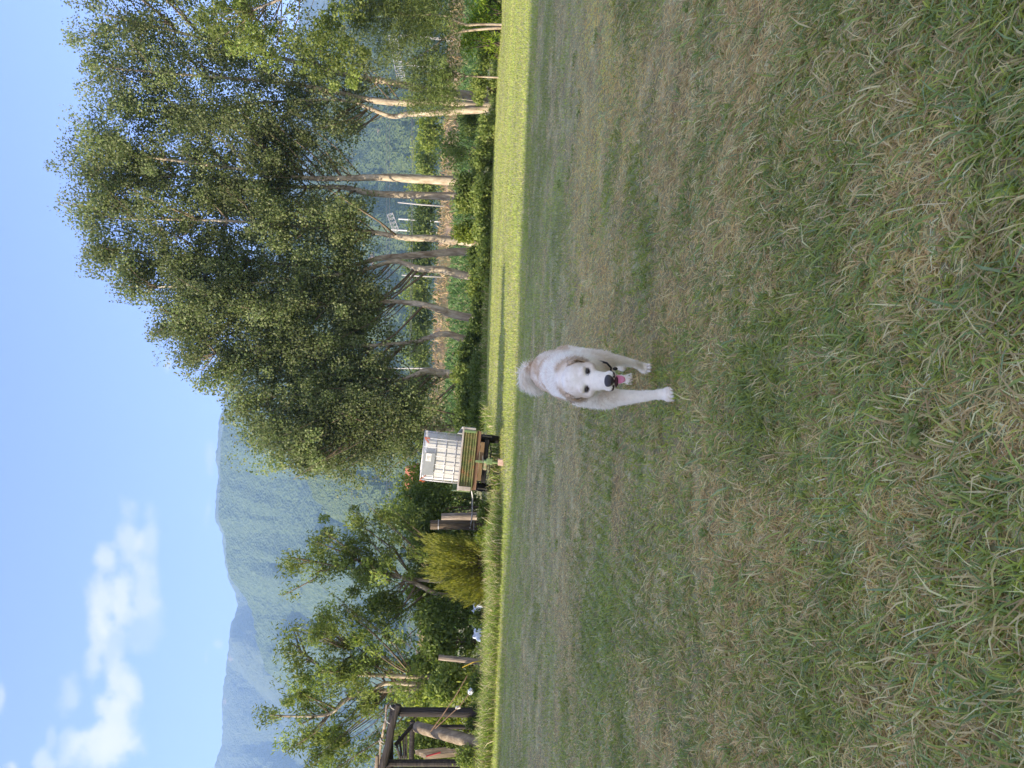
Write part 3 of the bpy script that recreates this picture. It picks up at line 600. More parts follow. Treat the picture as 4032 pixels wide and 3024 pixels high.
def conifer():
    D = 17.6; r = np.random.default_rng(77)
    foot = P(1950, 2230, D); base = np.array([foot[0], D, 0]); t = thing('golden_conifer', 'bushy golden green conifer with upswept sprays at the lawn edge', 'conifer', tuple(base))
    C = []; U = []; g = Geo()
    for k in range(150):
        Yt = r.uniform(2085, 2395); env = np.interp(Yt, [2075, 2110, 2180, 2260, 2330, 2400], [1700, 1650, 1650, 1665, 1720, 1800])
        Xt = env + abs(r.normal()) * 90 + r.uniform(-25, 30); Xt = min(Xt, 1900); tip = P(Xt, Yt, D + r.uniform(-.75, .75)) - base
        root = np.array([tip[0] * .45, tip[1] * .4, max(.05, tip[2] * .35)]); ln = np.linalg.norm(tip - root)
        n = 170; s = r.random(n) ** .8; wv = .062 * np.sin(np.pi * np.clip(s * .9 + .1, 0, 1)) + .01
        d = (tip - root) / ln
        p = root + (tip - root) * s[:, None] + r.normal(size=(n, 3)) * wv[:, None] * .8
        C.append(p); U.append(unit(d[None] + r.normal(size=(n, 3)) * .35 + [0, 0, .4]))
        if k % 3 == 0: g.tube([root * .2, root, root + (tip - root) * .6], [.02, .012, .004], 4)
    link('foliage', leafmesh('foliage', np.concatenate(C), .085, 'gold', r, .16, dirs=np.concatenate(U)), M['leaf'], t)
    g.build('branches', M['dark_bark'], t)
conifer()

# ------------------------------------------------------------------ gantries, masts and wires on the railway
M['steel'] = mat('galvanised_steel', (.36, .36, .37), (.5, .5, .5), scale=3, rough=.5, metal=.3)
M['white_paint'] = mat('white_mast', (.3, .3, .29), (.38, .37, .36), scale=2, rough=.6)
def gantry(label, A, B, D, wid, mast):
    a = P(*A, D); b = P(*B, D); t = thing('lattice_gantry', label, 'gantry', (a[0], D, 3.6), 'lattice gantries over the railway'); o = np.array([a[0], D, 3.6])
    a, b = a - o, b - o; dv = b - a; L_ = np.linalg.norm(dv); d = dv / L_; upv = np.array([-d[2], 0, d[0]]) * wid
    if upv[2] < 0: upv = -upv
    for s, dy in ((0, 0), (1, 0), (0, .7), (1, .7)):
        Geo().tube([a + upv * s + [0, dy, 0], b + upv * s + [0, dy, 0]], [.05, .05], 4).build('chord', M['steel'], t)
    k = int(L_ / .55)
    for i in range(k + 1):
        q = a + d * (L_ * i / k)
        for dy in (0, .7): Geo().tube([q + [0, dy, 0], q + upv + [0, dy, 0]], [.035, .035], 4, cap=False).build('brace', M['steel'], t)
        if i < k: Geo().tube([q + [0, 0, 0], q + upv + d * L_ / k], [.025, .025], 4, cap=False).build('brace', M['steel'], t)
    for mX, mY in mast:
        m0 = P(mX, mY, D) - o; Geo().tube([m0 + [0, .3, 0], (m0[0], .3, -.3)], [.11, .13], 8).build('mast', M['steel'], t)
gantry('grey lattice gantry beside the feathery tree', (1562, 135), (1596, 312), 98, 1.0, [(1545, 132), (1600, 252)])
gantry('grey lattice gantry between bowed poplar and the two close trunks', (1546, 838), (1570, 905), 104, .75, [(1540, 902), (1568, 860)])
for (pts, D, lab) in [([(1770, 813), (1660, 806), (1566, 797)], 80, 'white mast left of the two close trunks'), ([(1775, 1092), (1650, 1087), (1582, 1083)], 80, 'white mast beside the snaking pale trunk'),
                      ([(1705, 155), (1700, 152), (1680, 143)], 80, 'pale mast behind the feathery tree'), ([(1750, 1452), (1650, 1450), (1500, 1450)], 80, 'pale mast behind the dense dark poplar')]:
    q = [P(X, Y, D) for X, Y in pts]; q[0][2] = 3.0; g = Geo().tube(q, [.085, .075, .06], 8)
    tag(g.build('railway_mast', M['white_paint'], None, origin=q[0], smooth=True), lab, 'mast', 'slender masts along the railway')
M['wire'] = mat('wire', (.25, .25, .26), rough=.5, metal=.5)
wl = ['highest of the thin overhead wires behind the trees', 'upper of the close middle pair of overhead wires', 'lower of the close middle pair of overhead wires', 'second lowest thin overhead wire, just over the embankment bushes', 'lowest thin overhead wire, just over the embankment bushes']
for i, (Xa, Xb, D) in enumerate([(1375, 1340, 90), (1508, 1480, 90), (1520, 1490, 90), (1612, 1560, 88), (1618, 1566, 88)]):
    a = P(Xa, -300, D); b = P(Xb + 30, 3300, D); g = Geo()
    for (p0, p1) in [(a, (a + b) / 2 - [0, 0, .35]), ((a + b) / 2 - [0, 0, .35], b)]: g.tube([p0, (p0 + p1) / 2 - [0, 0, .25], p1], [.018] * 3, 4, cap=False)
    tag(g.build('overhead_wire', M['wire'], None, origin=a), wl[i], 'wire', 'overhead wires of the railway')
# a roof peeping over the bushes behind the tank
M['tile'] = mat('roof_tile', (.34, .12, .06), (.5, .2, .1), scale=5, rough=.8)
M['plaster'] = mat('plaster', (.62, .5, .38), (.7, .58, .45), scale=3, rough=.9)
o = P(1620, 1893, 60); th_ = thing('house', 'orange roofed house just showing above the bushes behind the tank', 'house', (o[0], 60, 0))
Geo().box((0, 0, 1.95), (1.9, 5, 3.9)).build('wall', M['plaster'], th_)
g = Geo(); g.add([(-1.1, -2.8, 3.9), (1.1, -2.8, 3.9), (1.1, 2.8, 3.9), (-1.1, 2.8, 3.9), (-1.1, 0, 4.8), (1.1, 0, 4.8)], [(0, 1, 5, 4), (2, 3, 4, 5), (0, 4, 3), (1, 2, 5), (0, 3, 2, 1)]); g.build('roof', M['tile'], th_)

# ------------------------------------------------------------------ trailer
M['rusty_green'] = mat('flaking_green_paint', (.15, .18, .06), (.33, .18, .08), (.25, .22, .09), scale=5, detail=8, rough=.75, bump=.3, bscale=30, lo=.42, hi=.62)
M['green'] = mat('green_paint', (.12, .2, .08), (.2, .26, .12), scale=6, rough=.6)
M['plank'] = mat('brown_plank', (.16, .09, .05), (.34, .21, .13), (.24, .14, .085), scale=3, detail=8, rough=.8, bump=.4, bscale=20, stretch=(.5, 6, 9))
M['plank2'] = mat('yellowed_plank', (.24, .17, .08), (.38, .27, .14), (.2, .12, .06), scale=3, detail=8, rough=.8, bump=.4, bscale=20, stretch=(.5, 6, 9))
M['rail'] = mat('galvanised_rail', (.42, .36, .30), (.58, .52, .46), scale=8, rough=.5, metal=.2)
M['black'] = mat('black_steel', (.012, .012, .012), (.03, .027, .024), scale=8, rough=.6)
M['tyre'] = mat('rubber', (.012, .012, .013), (.022, .022, .022), scale=9, rough=.8, bump=.3)
M['rim'] = mat('rim_steel', (.12, .12, .12), (.2, .17, .13), scale=9, rough=.6)
M['patchy'] = mat('patched_paint', (.5, .4, .28), (.42, .15, .05), (.28, .33, .16), scale=5, rough=.7, lo=.44, hi=.56)
M['block'] = mat('pinkish_block', (.42, .28, .22), (.55, .4, .33), scale=14, rough=.85)
TL = P(1970, 1822, 16.9); TL[2] = 0
tr = thing('farm_trailer', 'small rusty green two wheeled farm trailer carrying a white tank', 'trailer', tuple(TL), rot=(R(2.5), R(3.0), R(8)))
LEN = 2.3; HW = .665; ZT = .90; ZB = .635
for s in (-1, 1):      # corner rib of the front board, ribs
    pass
# ribbed steel front board: three raised ribs over a backing sheet
Geo().box((0, .03, (ZT + ZB) / 2), (2 * HW - .10, .012, ZT - ZB - .02)).build('front_sheet', M['rusty_green'], tr)
for i, z in enumerate((.665, .725, .785, .845)):
    Geo().box((0, .012, z), (2 * HW - .12, .03, .022)).build('rib', M['rusty_green'], tr, bevel=.006)
for k in range(30):
    Geo().box((-.54 + k * .0375, .018, .755), (.006, .018, .2)).build('crease', M['rusty_green'], tr)
Geo().box((0, .0, ZT + .012), (2 * HW + .06, .06, .035)).build('top_rail', M['rail'], tr, bevel=.006)
Geo().box((0, .0, ZB - .012), (2 * HW - .02, .05, .03)).build('bottom_rail', M['rusty_green'], tr, bevel=.006)
Geo().box((HW - .05, -.01, (ZT + ZB) / 2), (.05, .05, ZT - ZB)).build('corner_post', M['green'], tr, bevel=.005)
Geo().box((HW + .005, .0, (ZT + ZB) / 2 + .01), (.045, .05, ZT - ZB)).build('corner_plate', M['rail'], tr, bevel=.005)
Geo().box((-HW + .03, -.012, (ZT + ZB) / 2), (.09, .05, ZT - ZB)).build('corner_post', M['rail'], tr, bevel=.005)
for s in (-1, 1):
    Geo().box((s * (HW + .03), LEN / 2, (ZT + ZB) / 2 + .03), (.025, LEN, ZT - ZB + .04)).build('side_board', M['green'] if s < 0 else M['steel'], tr, bevel=.004)
Geo().box((0, LEN - .02, (ZT + ZB) / 2 + .03), (2 * HW, .025, ZT - ZB)).build('tail_board', M['green'], tr)
Geo().box((0, LEN / 2, ZB + .0), (2 * HW - .02, LEN - .05, .03)).build('floor', M['plank'], tr)
Geo().box((.0, .035, .565), (2 * HW - .04, .03, .10)).build('plank', M['plank'], tr, bevel=.004)
Geo().box((.21, .03, .462), (.40, .03, .088)).build('plank', M['plank2'], tr, bevel=.004)
Geo().box((-.24, .035, .468), (.38, .03, .082)).build('plank', M['plank2'], tr, bevel=.004)
# chassis
for s in (-1, 1): Geo().box((s * .33, LEN / 2, .43), (.06, LEN - .1, .1)).build('chassis_beam', M['black'], tr)
Geo().box((0, .12, .37), (.95, .07, .09)).build('cross_beam', M['black'], tr, bevel=.006)
Geo().box((-.08, .075, .375), (.22, .03, .10)).build('patch_plate', M['patchy'], tr, bevel=.004)
Geo().tube([(-.62, 1.15, .27), (.62, 1.15, .27)], [.045, .045], 10).build('axle', M['black'], tr, smooth=True)
g = Geo(); g.tube([(-.5, .9, .24), (-.2, .75, .19), (0, .6, .22), (.25, .7, .2), (.5, .9, .25)], [.012] * 5, 6); g.build('brake_cable', M['black'], tr, smooth=True)
for s in (-1, 1):
    Geo().tube([(s * .5, .95, .42), (s * .5, 1.15, .33), (s * .5, 1.4, .42)], [.03] * 3, 6).build('leaf_spring', M['black'], tr)
Geo().tube([(0, 1.0, .38), (0, .3, .36), (0, -.62, .33)], [.05, .045, .04], 8).build('drawbar', M['black'], tr, smooth=True)
Geo().box((-.02, -.55, .33), (.12, .16, .12)).build('coupling', M['green'], tr, bevel=.01)
Geo().box((-.02, -.02, .47), (.05, .05, .24)).build('jockey_bracket', M['green'], tr, bevel=.004)
Geo().tube([(-.02, -.42, .44), (-.02, -.42, .06)], [.032, .032], 10).build('jockey_leg', M['green'], tr, smooth=True)
Geo().tube([(-.06, -.42, .45), (.1, -.42, .47)], [.01, .01], 6).build('jockey_handle', M['rim'], tr)
for s in (-1, 1):
    w = Geo(); prof = [(-.07, .16), (-.08, .25), (-.06, .275), (0, .285), (.06, .275), (.08, .25), (.07, .16)]; V = []; seg = 30
    for k in range(seg):
        a = 2 * math.pi * k / seg
        for (dx, rr) in prof: V.append((dx, math.cos(a) * rr, math.sin(a) * rr))
    m_ = len(prof); Fq = [(k * m_ + j, ((k + 1) % seg) * m_ + j, ((k + 1) % seg) * m_ + j + 1, k * m_ + j + 1) for k in range(seg) for j in range(m_ - 1)]
    w.add(V, Fq); wo_ = w.build('wheel', M['tyre'], tr, smooth=True); wo_.location = (s * .575, 1.15, .27)
    Geo().tube([(-.04, 0, 0), (.04, 0, 0)], [.165, .165], 20).build('rim', M['rim'], wo_)
    Geo().tube([(s * .6, .86, .42), (s * .6, .86, .2)], [.018, .018], 6).build('mudguard_stay', M['rim'], tr)
# block under the jockey leg
bl = P(1968, 1825, 16.4); Geo().box((0, 0, .06), (.13, .2, .12)).build('prop_block', M['block'], None, bevel=.008)
pb = bpy.data.objects['prop_block']; pb.location = (TL[0] + .06, TL[1] - .44, 0); tag(pb, 'pinkish block propping up the jockey leg of the trailer', 'block')

# ------------------------------------------------------------------ the caged tank on the trailer
M['plastic'] = mat('milky_plastic', (.62, .62, .59), (.7, .7, .67), scale=2, rough=.4, spec=.5, trans=.25)
M['cage'] = mat('galvanised_tube', (.5, .5, .5), (.6, .6, .6), scale=12, rough=.5, metal=.1)
M['plate'] = mat('grey_plate', (.24, .26, .27), (.28, .30, .31), scale=6, rough=.6)
M['label'] = mat('label_white', (.75, .74, .7), rough=.6); M['ink'] = mat('label_print', (.12, .12, .13), rough=.6)
M['strap'] = mat('orange_strap', (.45, .12, .05), rough=.7); M['pallet'] = mat('pallet_grey', (.2, .2, .2), rough=.8)
tc_ = P(1660, 1812, 17.55); IB = np.array([tc_[0], 17.25, .66])
ib = thing('water_tank', 'white plastic tank in a galvanised cage standing on the trailer', 'tank', tuple(IB), rot=(R(2.5), R(4.0), R(-4.5)))
W, DP, HT = .95, 1.0, 1.10; zb = .13
g = bmesh.new(); bmesh.ops.create_cube(g, size=1); bmesh.ops.scale(g, vec=(W - .05, DP - .05, HT - zb - .04), verts=g.verts)
bmesh.ops.translate(g, vec=(0, DP / 2, (HT + zb) / 2 - .005), verts=g.verts); bmesh.ops.bevel(g, geom=list(g.edges), offset=.07, segments=4, affect='EDGES', profile=.5)
me = bpy.data.meshes.new('bottle'); g.to_mesh(me); g.free()
for p in me.polygons: p.use_smooth = True
link('bottle', me, M['plastic'], ib)
Geo().box((0, DP / 2, .06), (W, DP, .1)).build('pallet', M['pallet'], ib)
hz = [.16, .38, .60, .83, HT]
for z in hz:
    for y in (0, DP): Geo().tube([(-W / 2, y, z), (W / 2, y, z)], [.009] * 2, 8).build('cage_bar', M['cage'], ib, smooth=True)
    for x in (-W / 2, W / 2): Geo().tube([(x, 0, z), (x, DP, z)], [.009] * 2, 8).build('cage_bar', M['cage'], ib, smooth=True)
for x in np.linspace(-W / 2, W / 2, 6):
    Geo().tube([(x, -.02, .13), (x, -.02, HT)], [.0075] * 2, 8).build('cage_bar', M['cage'], ib, smooth=True)
    Geo().tube([(x, DP + .02, .13), (x, DP + .02, HT)], [.0075] * 2, 8).build('cage_bar', M['cage'], ib, smooth=True)
for y in np.linspace(.14, DP - .1, 6):
    for x in (-W / 2 - .02, W / 2 + .02): Geo().tube([(x, y, .13), (x, y, HT)], [.0075] * 2, 8).build('cage_bar', M['cage'], ib, smooth=True)
Geo().box((-.10, -.033, .955), (.50, .006, .25)).build('label_plate', M['plate'], ib, bevel=.002)
lb_ = Geo().box((.05, -.038, .97), (.17, .003, .115)).build('paper_label', M['label'], ib)
for dz, x0, wd in ((.035, .02, .07), (.018, .02, .10), (.0, .0, .12), (-.018, .03, .05), (-.035, .01, .11)):
    Geo().box((.05 + x0 - .02, -.041, .97 + dz), (wd, .002, .007)).build('print_line', M['ink'], lb_)
r_ = np.random.default_rng(3)
for s in (-1, 1):
    for k in range(4):
        pth = [(s * (W / 2 + .01) + r_.normal() * .012, -.03, HT + .01 - .02 * j + r_.normal() * .008) for j in range(7)]
        pth = [(a - s * .02 * j * (k % 2), b, c) for j, (a, b, c) in enumerate(pth)]
        Geo().tube(pth, [.007] * 7, 5).build('strap', M['strap'], ib, smooth=True)
# cable from the trailer to the posts
a = P(1857, 1932, 17.2); b = P(1857, 2052, 18.4); c = P(1850, 2080, 18.4)
tag(Geo().tube([a, P(1861, 1960, 17.5), P(1860, 2010, 18), b, c], [.016] * 5, 6).build('grey_hose', M['steel'], None, origin=a, smooth=True), 'grey hose strung from the trailer to the dark post', 'hose')

# ------------------------------------------------------------------ posts at the left
def post(label, foot, top, D, r, m, name='wooden_post', group=None, bands=()):
    f = P(*foot, D); tp = P(*top, D); t = thing(name, label, 'post', (f[0], D, 0), group); o = np.array([f[0], D, 0])
    d = (tp - f); f2 = f - d / d[2] * (f[2] + .05); g = Geo()
    n = 7; g.tube([f2 + (tp - f2) * i / (n - 1) - o for i in range(n)], [r * (1.05 - .1 * i / n) for i in range(n)], 12, wob=.12); g.build('post_shaft', M[m], t, smooth=False)
    for u in bands:
        c = f2 + (tp - f2) * u - o; dd = unit(d) * .012; Geo().tube([c - dd, c + dd], [r * 1.12] * 2, 12).build('wire_band', M['wire'], t)
    return t
post('thick dark post with wire bands right of the golden conifer', (1935, 2068), (1695, 2066), 18.5, .115, 'dark_bark', bands=(.88, .35), group='thick posts right of the golden conifer')
post('shorter pale sunlit post right behind the thick dark post', (1930, 2032), (1738, 2036), 19.5, .10, 'grey_wood', group='thick posts right of the golden conifer')
post('slim grey post leaning at the left lawn edge', (1900, 2607), (1727, 2588), 17.5, .062, 'grey_wood')
M['yellow'] = mat('yellow_plastic', (.62, .42, .05), rough=.5); M['sheet'] = mat('white_sheet', (.5, .58, .66), (.68, .73, .78), scale=6, rough=.5); M['insul'] = mat('white_insulator', (.7, .66, .58), rough=.4)
y0 = P(1935, 2064, 17.9); g = Geo().tube([(0, 0, 0), (0, 0, .02), (0, 0, .2), (0, 0, .22)], [.075, .09, .10, .085], 14)
yb = g.build('yellow_bucket', M['yellow'], None, smooth=True); yb.location = (y0[0], 17.9, .02); tag(yb, 'small yellow bucket at the foot of the thick dark post', 'bucket')
a = P(1862, 2608, 17.3); b = P(1820, 2628, 17.3); a[2] = -.02 if a[2] < .2 else a[2]
tag(Geo().tube([P(1900, 2602, 17.3), a, b], [.012, .012, .01], 6).build('yellow_stake', M['yellow'], None, origin=a), 'thin yellow stake tilting beside the slim grey post', 'stake')
def sheet(label, Y0, Y1, X, D, h, name):
    n = 26; V = []; r = np.random.default_rng(int(Y0))
    for i in range(n):
        p = P(X, Y0 + (Y1 - Y0) * i / (n - 1), D)
        for j in range(6): V.append((p[0], D + j * .06 + r.normal() * .02, max(.02, p[2] - h / 2 + h * j / 5 + r.normal() * .03)))
    Fq = [(i * 6 + j, (i + 1) * 6 + j, (i + 1) * 6 + j + 1, i * 6 + j + 1) for i in range(n - 1) for j in range(5)]
    V = np.array(V); o = V.mean(0); me = mesh_np(name, V - o, Fq, smooth=True); ob = link(name, me, M['sheet'], loc=tuple(o)); s = ob.modifiers.new('solid', 'SOLIDIFY'); s.thickness = .004
    return tag(ob, label, 'plastic sheet')
sheet('crumpled bluish white plastic sheet lying behind the tall grass', 2385, 2530, 1880, 17.8, .17, 'plastic_sheet')
q = P(1852, 2724, 16.4); g = bmesh.new(); bmesh.ops.create_icosphere(g, subdivisions=2, radius=.07)
for v in g.verts: v.co *= random.uniform(.7, 1.25)
me = bpy.data.meshes.new('bag'); g.to_mesh(me); g.free(); ob = link('crumpled_bag', me, M['sheet'], loc=tuple(q)); tag(ob, 'crumpled pale blue bag caught in the weeds right of the frame', 'bag')

# ------------------------------------------------------------------ log frame at the far left
D = 16.6; base = P(1850, 2860, D); base = np.array([base[0], D, 0])
fr = thing('log_frame', 'open frame of dark logs and round beams at the left edge', 'frame', tuple(base))
def logp(name, pts, rads, m, d=0, thin=.88, sides=12, parent=fr, wob=.06):
    q = [P(X, Y, D + dd + d) - base for (X, Y, dd) in pts]; g = Geo(); q2 = []
    for i in range(len(q) - 1):
        for k in range(3): q2.append(q[i] + (q[i + 1] - q[i]) * k / 3)
    q2.append(q[-1]); rr = np.interp(np.linspace(0, 1, len(q2)), np.linspace(0, 1, len(rads)), np.array(rads) * thin)
    g.tube(q2, rr, sides, wob=wob); return g.build(name, M[m], parent)
logp('corner_post', [(1880, 2806, 0), (1570, 2803, 0)], [.115, .108], 'old_wood')
logp('corner_post', [(1900, 3004, 0), (1495, 3004, 0)], [.085, .08], 'beam_wood')
logp('corner_post', [(1900, 3030, .3), (1495, 3030, .3)], [.06, .055], 'old_wood')
logp('round_beam', [(1568, 2775, -.16), (1545, 2850, -.16), (1530, 2930, -.16), (1495, 3060, -.16)], [.07, .085, .085, .1], 'beam_wood')
logp('cross_beam', [(1552, 2780, .1), (1535, 2900, .1), (1532, 3060, .1)], [.09, .095, .095], 'old_wood')
logp('rear_post', [(1900, 2862, 1.6), (1630, 2862, 1.6)], [.06, .055], 'old_wood')
logp('rear_beam', [(1624, 2840, 1.6), (1620, 2990, 1.6)], [.07, .07], 'old_wood')
logp('brace', [(1625, 2855, 1.2), (1560, 2930, .2)], [.05, .05], 'old_wood')
for i, (X0, Y0, X1, Y1) in enumerate([(1562, 2935, 1575, 2985), (1572, 2900, 1582, 2985), (1588, 2890, 1592, 2985), (1600, 2890, 1600, 2985), (1515, 2845, 1505, 2900), (1500, 2910, 1490, 3060)]):
    logp('rafter', [(X0, Y0, .5 + .1 * i), (X1, Y1, .9 + .1 * i)], [.03, .03], 'old_wood' if i < 4 else 'log')
logp('light_cap', [(1522, 2775, 0), (1516, 2870, 0)], [.02, .025], 'grey_wood')
logp('light_cap', [(1486, 2975, -.05), (1480, 3060, -.05)], [.05, .05], 'log')
for (X, Y) in [(1505, 2915), (1500, 2925), (1527, 2840), (1545, 2785)]:
    c = P(X, Y, D - .2) - base; Geo().tube([c + [-.05, 0, -.04], c + [0, -.03, .02], c + [.05, 0, .05]], [.008] * 3, 5).build('tie_wire', M['insul'], fr)
lg = P(1860, 2920, 16.2); lo_ = np.array([lg[0], 16.2, 0])
lt = thing('leaning_log', 'thick pale peeled log leaning inside the dark frame', 'log', tuple(lo_))
q0, q1 = P(1878, 2926, 16.2), P(1640, 2862, 17.4)
q0 = q0 - (q1 - q0) / (q1 - q0)[2] * (q0[2] + .05)
Geo().tube([q0 + (q1 - q0) * i / 7 - lo_ for i in range(8)], [.14, .14, .135, .135, .13, .13, .125, .12], 14, wob=.05).build('log_shaft', M['log'], lt, smooth=True)
pl = P(1800, 2975, 17.4); pt = thing('plank_stack', 'stack of pale boards leaning inside the frame at the left edge', 'boards', (pl[0], 17.4, 0))
for i in range(6):
    a0 = P(1700 - 14 * i, 2972 + i * 5, 17.4) - np.array([pl[0], 17.4, 0]); Geo().box(a0 + [0, .1 * i, -.35 + .0], (.10, .03, 1.0 - .06 * i), rot=Matrix.Rotation(R(-6), 3, 'Y')).build('board', M['grey_wood' if i % 2 else 'log'], pt, bevel=.003)
M['red'] = mat('faded_red', (.38, .04, .05), rough=.5)
rp = P(1710, 2968, 16.9); rt = Geo().tube([P(1678, 2978, 16.9), P(1735, 2962, 16.9)], [.016, .016], 8).build('red_rod', M['red'], None, origin=rp); tag(rt, 'thin red rod leaning on the boards in the frame', 'rod')
M['twig'] = mat('brown_twig', (.2, .12, .07), (.3, .2, .13), scale=9, rough=.8)
for i, (pts, lab) in enumerate([([(1695, 2880), (1740, 2820), (1800, 2730), (1840, 2660)], 'long thin twig slanting across the frame, upper of two'), ([(1712, 2868), (1760, 2825), (1810, 2780), (1860, 2715)], 'shorter thin twig slanting across the frame, lower of two')]):
    q = [P(X, Y, 16.0) for X, Y in pts]; tag(Geo().tube(q, [.014, .011, .009, .006], 5).build('twig', M['twig'], None, origin=q[0]), lab, 'twig', 'twigs across the log frame')
q = P(1803, 2786, 16.2); g = Geo().tube([(0, 0, -.06), (.01, 0, -.03), (0, 0, 0), (0, 0, .03), (0, 0, .05)], [.02, .035, .03, .04, .02], 8); ob = g.build('insulator', M['insul'], None, smooth=True); ob.location = tuple(q)
tag(ob, 'small white insulator on the foot of the dark frame post', 'insulator')

# ------------------------------------------------------------------ dog
def build_dog():
    D0 = 4.05; O = np.array([.06, D0, 0.0])
    M['fur'] = mat('white_fur', (.7, .68, .62), attr='Col', rough=.75, spec=.2)
    t = thing('dog', 'cream white dog walking towards the camera with its tongue out', 'dog', tuple(O))
    bm = bmesh.new()
    def sph(c, r3, rot=None):
        m4 = Matrix.Translation(Vector(c)) @ (rot.to_4x4() if rot else Matrix.Identity(4)) @ Matrix.Diagonal((*r3, 1))
        bmesh.ops.create_icosphere(bm, subdivisions=3, radius=1, matrix=m4)
    def cap(a, b, ra, rb):
        a = Vector(a); b = Vector(b); n = max(2, int((b - a).length / (min(ra, rb) * .25)))
        for i in range(n + 1):
            u = i / n; rr = ra + (rb - ra) * u; bmesh.ops.create_icosphere(bm, subdivisions=2, radius=rr, matrix=Matrix.Translation(a.lerp(b, u)))
    def chain(pts):
        for i in range(len(pts) - 1): cap(pts[i][:3], pts[i + 1][:3], pts[i][3], pts[i + 1][3])
    # trunk
    sph((.060, 4.02, .435), (.127, .22, .163)); sph((.07, 4.25, .47), (.120, .26, .143)); sph((.085, 4.50, .485), (.125, .17, .14))
    sph((.050, 3.86, .41), (.115, .12, .15)); sph((.07, 4.1, .50), (.11, .25, .115))
    # neck and ruff
    cap((.065, 3.92, .50), (.045, 3.60, .50), .125, .098); sph((.05, 3.74, .455), (.115, .12, .125))
    # front leg planted forward (viewer's left)
    chain([(-.022, 3.88, .42, .074), (-.044, 3.84, .33, .058), (-.041, 3.80, .24, .043), (-.03, 3.755, .15, .031), (-.018, 3.72, .085, .0255), (-.012, 3.70, .045, .029)])
    sph((-.012, 3.675, .030), (.039, .050, .026))
    # front leg lifted and bent back (viewer's right)
    chain([(.125, 3.97, .40, .076), (.150, 3.96, .31, .046), (.150, 3.97, .22, .030), (.140, 4.0, .135, .023), (.128, 4.05, .085, .023)])
    sph((.120, 4.065, .062), (.030, .036, .032))
    # hind legs
    chain([(.02, 4.50, .42, .10), (.03, 4.44, .31, .065), (.05, 4.56, .20, .034), (.062, 4.63, .16, .026), (.064, 4.60, .05, .026)]); sph((.064, 4.575, .026), (.034, .048, .025))
    chain([(.145, 4.50, .42, .10), (.155, 4.42, .30, .065), (.150, 4.62, .21, .034), (.150, 4.70, .19, .026), (.145, 4.72, .07, .026)]); sph((.143, 4.71, .04), (.032, .045, .028))
    # tail, raised and curled over to one side
    chain([(.10, 4.62, .58, .04), (.095, 4.70, .62, .040), (.055, 4.74, .64, .042), (.015, 4.75, .63, .046), (-.010, 4.75, .585, .042), (-.018, 4.75, .55, .022)])
    # head
    hx = .034
    sph((hx, 3.505, .500), (.082, .088, .078)); sph((hx, 3.475, .470), (.074, .07, .06)); sph((hx - .045, 3.49, .458), (.038, .05, .046)); sph((hx + .047, 3.49, .458), (.038, .05, .046))
    cap((hx, 3.455, .462), (hx + .001, 3.375, .392), .054, .038); sph((hx - .020, 3.376, .378), (.027, .034, .027)); sph((hx + .022, 3.376, .378), (.027, .034, .027))
    sph((hx - .036, 3.424, .495), (.027, .021, .017)); sph((hx + .036, 3.424, .495), (.027, .021, .017)); sph((hx - .05, 3.45, .455), (.026, .04, .024)); sph((hx + .05, 3.45, .455), (.026, .04, .024))
    cap((hx, 3.47, .43), (hx, 3.40, .350), .040, .022)         # lower jaw
    me = bpy.data.meshes.new('raw'); bm.to_mesh(me); bm.free(); ob = bpy.data.objects.new('raw', me); col.objects.link(ob)
    md = ob.modifiers.new('r', 'REMESH'); md.mode = 'VOXEL'; md.voxel_size = .0068; md.use_smooth_shade = True
    sm = ob.modifiers.new('s', 'SMOOTH'); sm.iterations = 7; sm.factor = .5
    dg = bpy.context.evaluated_depsgraph_get(); ev = ob.evaluated_get(dg); me2 = bpy.data.meshes.new_from_object(ev)
    bpy.data.objects.remove(ob)
    nv = len(me2.vertices); co = np.empty(nv * 3); me2.vertices.foreach_get('co', co); co = co.reshape(-1, 3)
    nr = np.empty(nv * 3); me2.vertices.foreach_get('normal', nr); nr = nr.reshape(-1, 3)
    # eye sockets: press the surface in a little around each eye
    eyes = [np.array([hx + .0385, 3.4195, .4745]), np.array([hx - .0395, 3.4195, .4745])]
    for e in eyes:
        d = np.linalg.norm(co - e, axis=1); co += np.array([0, 1, -.1]) * (.010 * np.exp(-(d / .016) ** 2))[:, None]
    def coat(p, r=None):
        x, y, z = p[:, 0], p[:, 1], p[:, 2]
        white = np.array([.92, .86, .74]); cream = np.array([.62, .46, .30])
        nzv = fbm(x * 22 + 9, y * 14 + z * 9, 4, 3)
        k = np.zeros(len(p))
        back = (y > 4.02) & (y < 4.66) & (z > .42); k += back * np.clip((nzv - .22) * 2.2, 0, 1) * 1.0
        side = (y > 3.98) & (y < 4.6) & (x < -.02) & (z > .35); k += side * .3 * nzv * 2
        k += ((y > 3.62) & (y < 4.0) & (z > .5)) * np.clip((nzv - .55) * 2, 0, .4)
        for sx in (-1, 1): k += np.exp(-((x - hx - sx * .055) / .028) ** 2 - ((y - 3.60) / .05) ** 2) * (z > .5) * .75
        face = (y < 3.62); cheek = np.clip((np.abs(x - hx) - .03) / .05, 0, 1) * (z > .43); k += face * cheek * .6; k += face * (z > .5) * (np.abs(x - hx) < .05) * .12 * nzv * 2
        k += np.exp(-((y - 3.76) / .11) ** 2 - ((z - .33) / .08) ** 2) * np.clip((x + .07) / .08, 0, 1) * .55 * (.5 + nzv)
        k += np.clip((x - .08) / .06, 0, 1) * np.exp(-((z - .22) / .12) ** 2) * (y < 4.3) * .3
        k += (z < .05) * .25; k += (fbm(x * 35, y * 25 + z * 30, 14, 3) - .5) * .5
        k = np.clip(k, 0, 1)[:, None]; return white * (1 - k) + cream * k
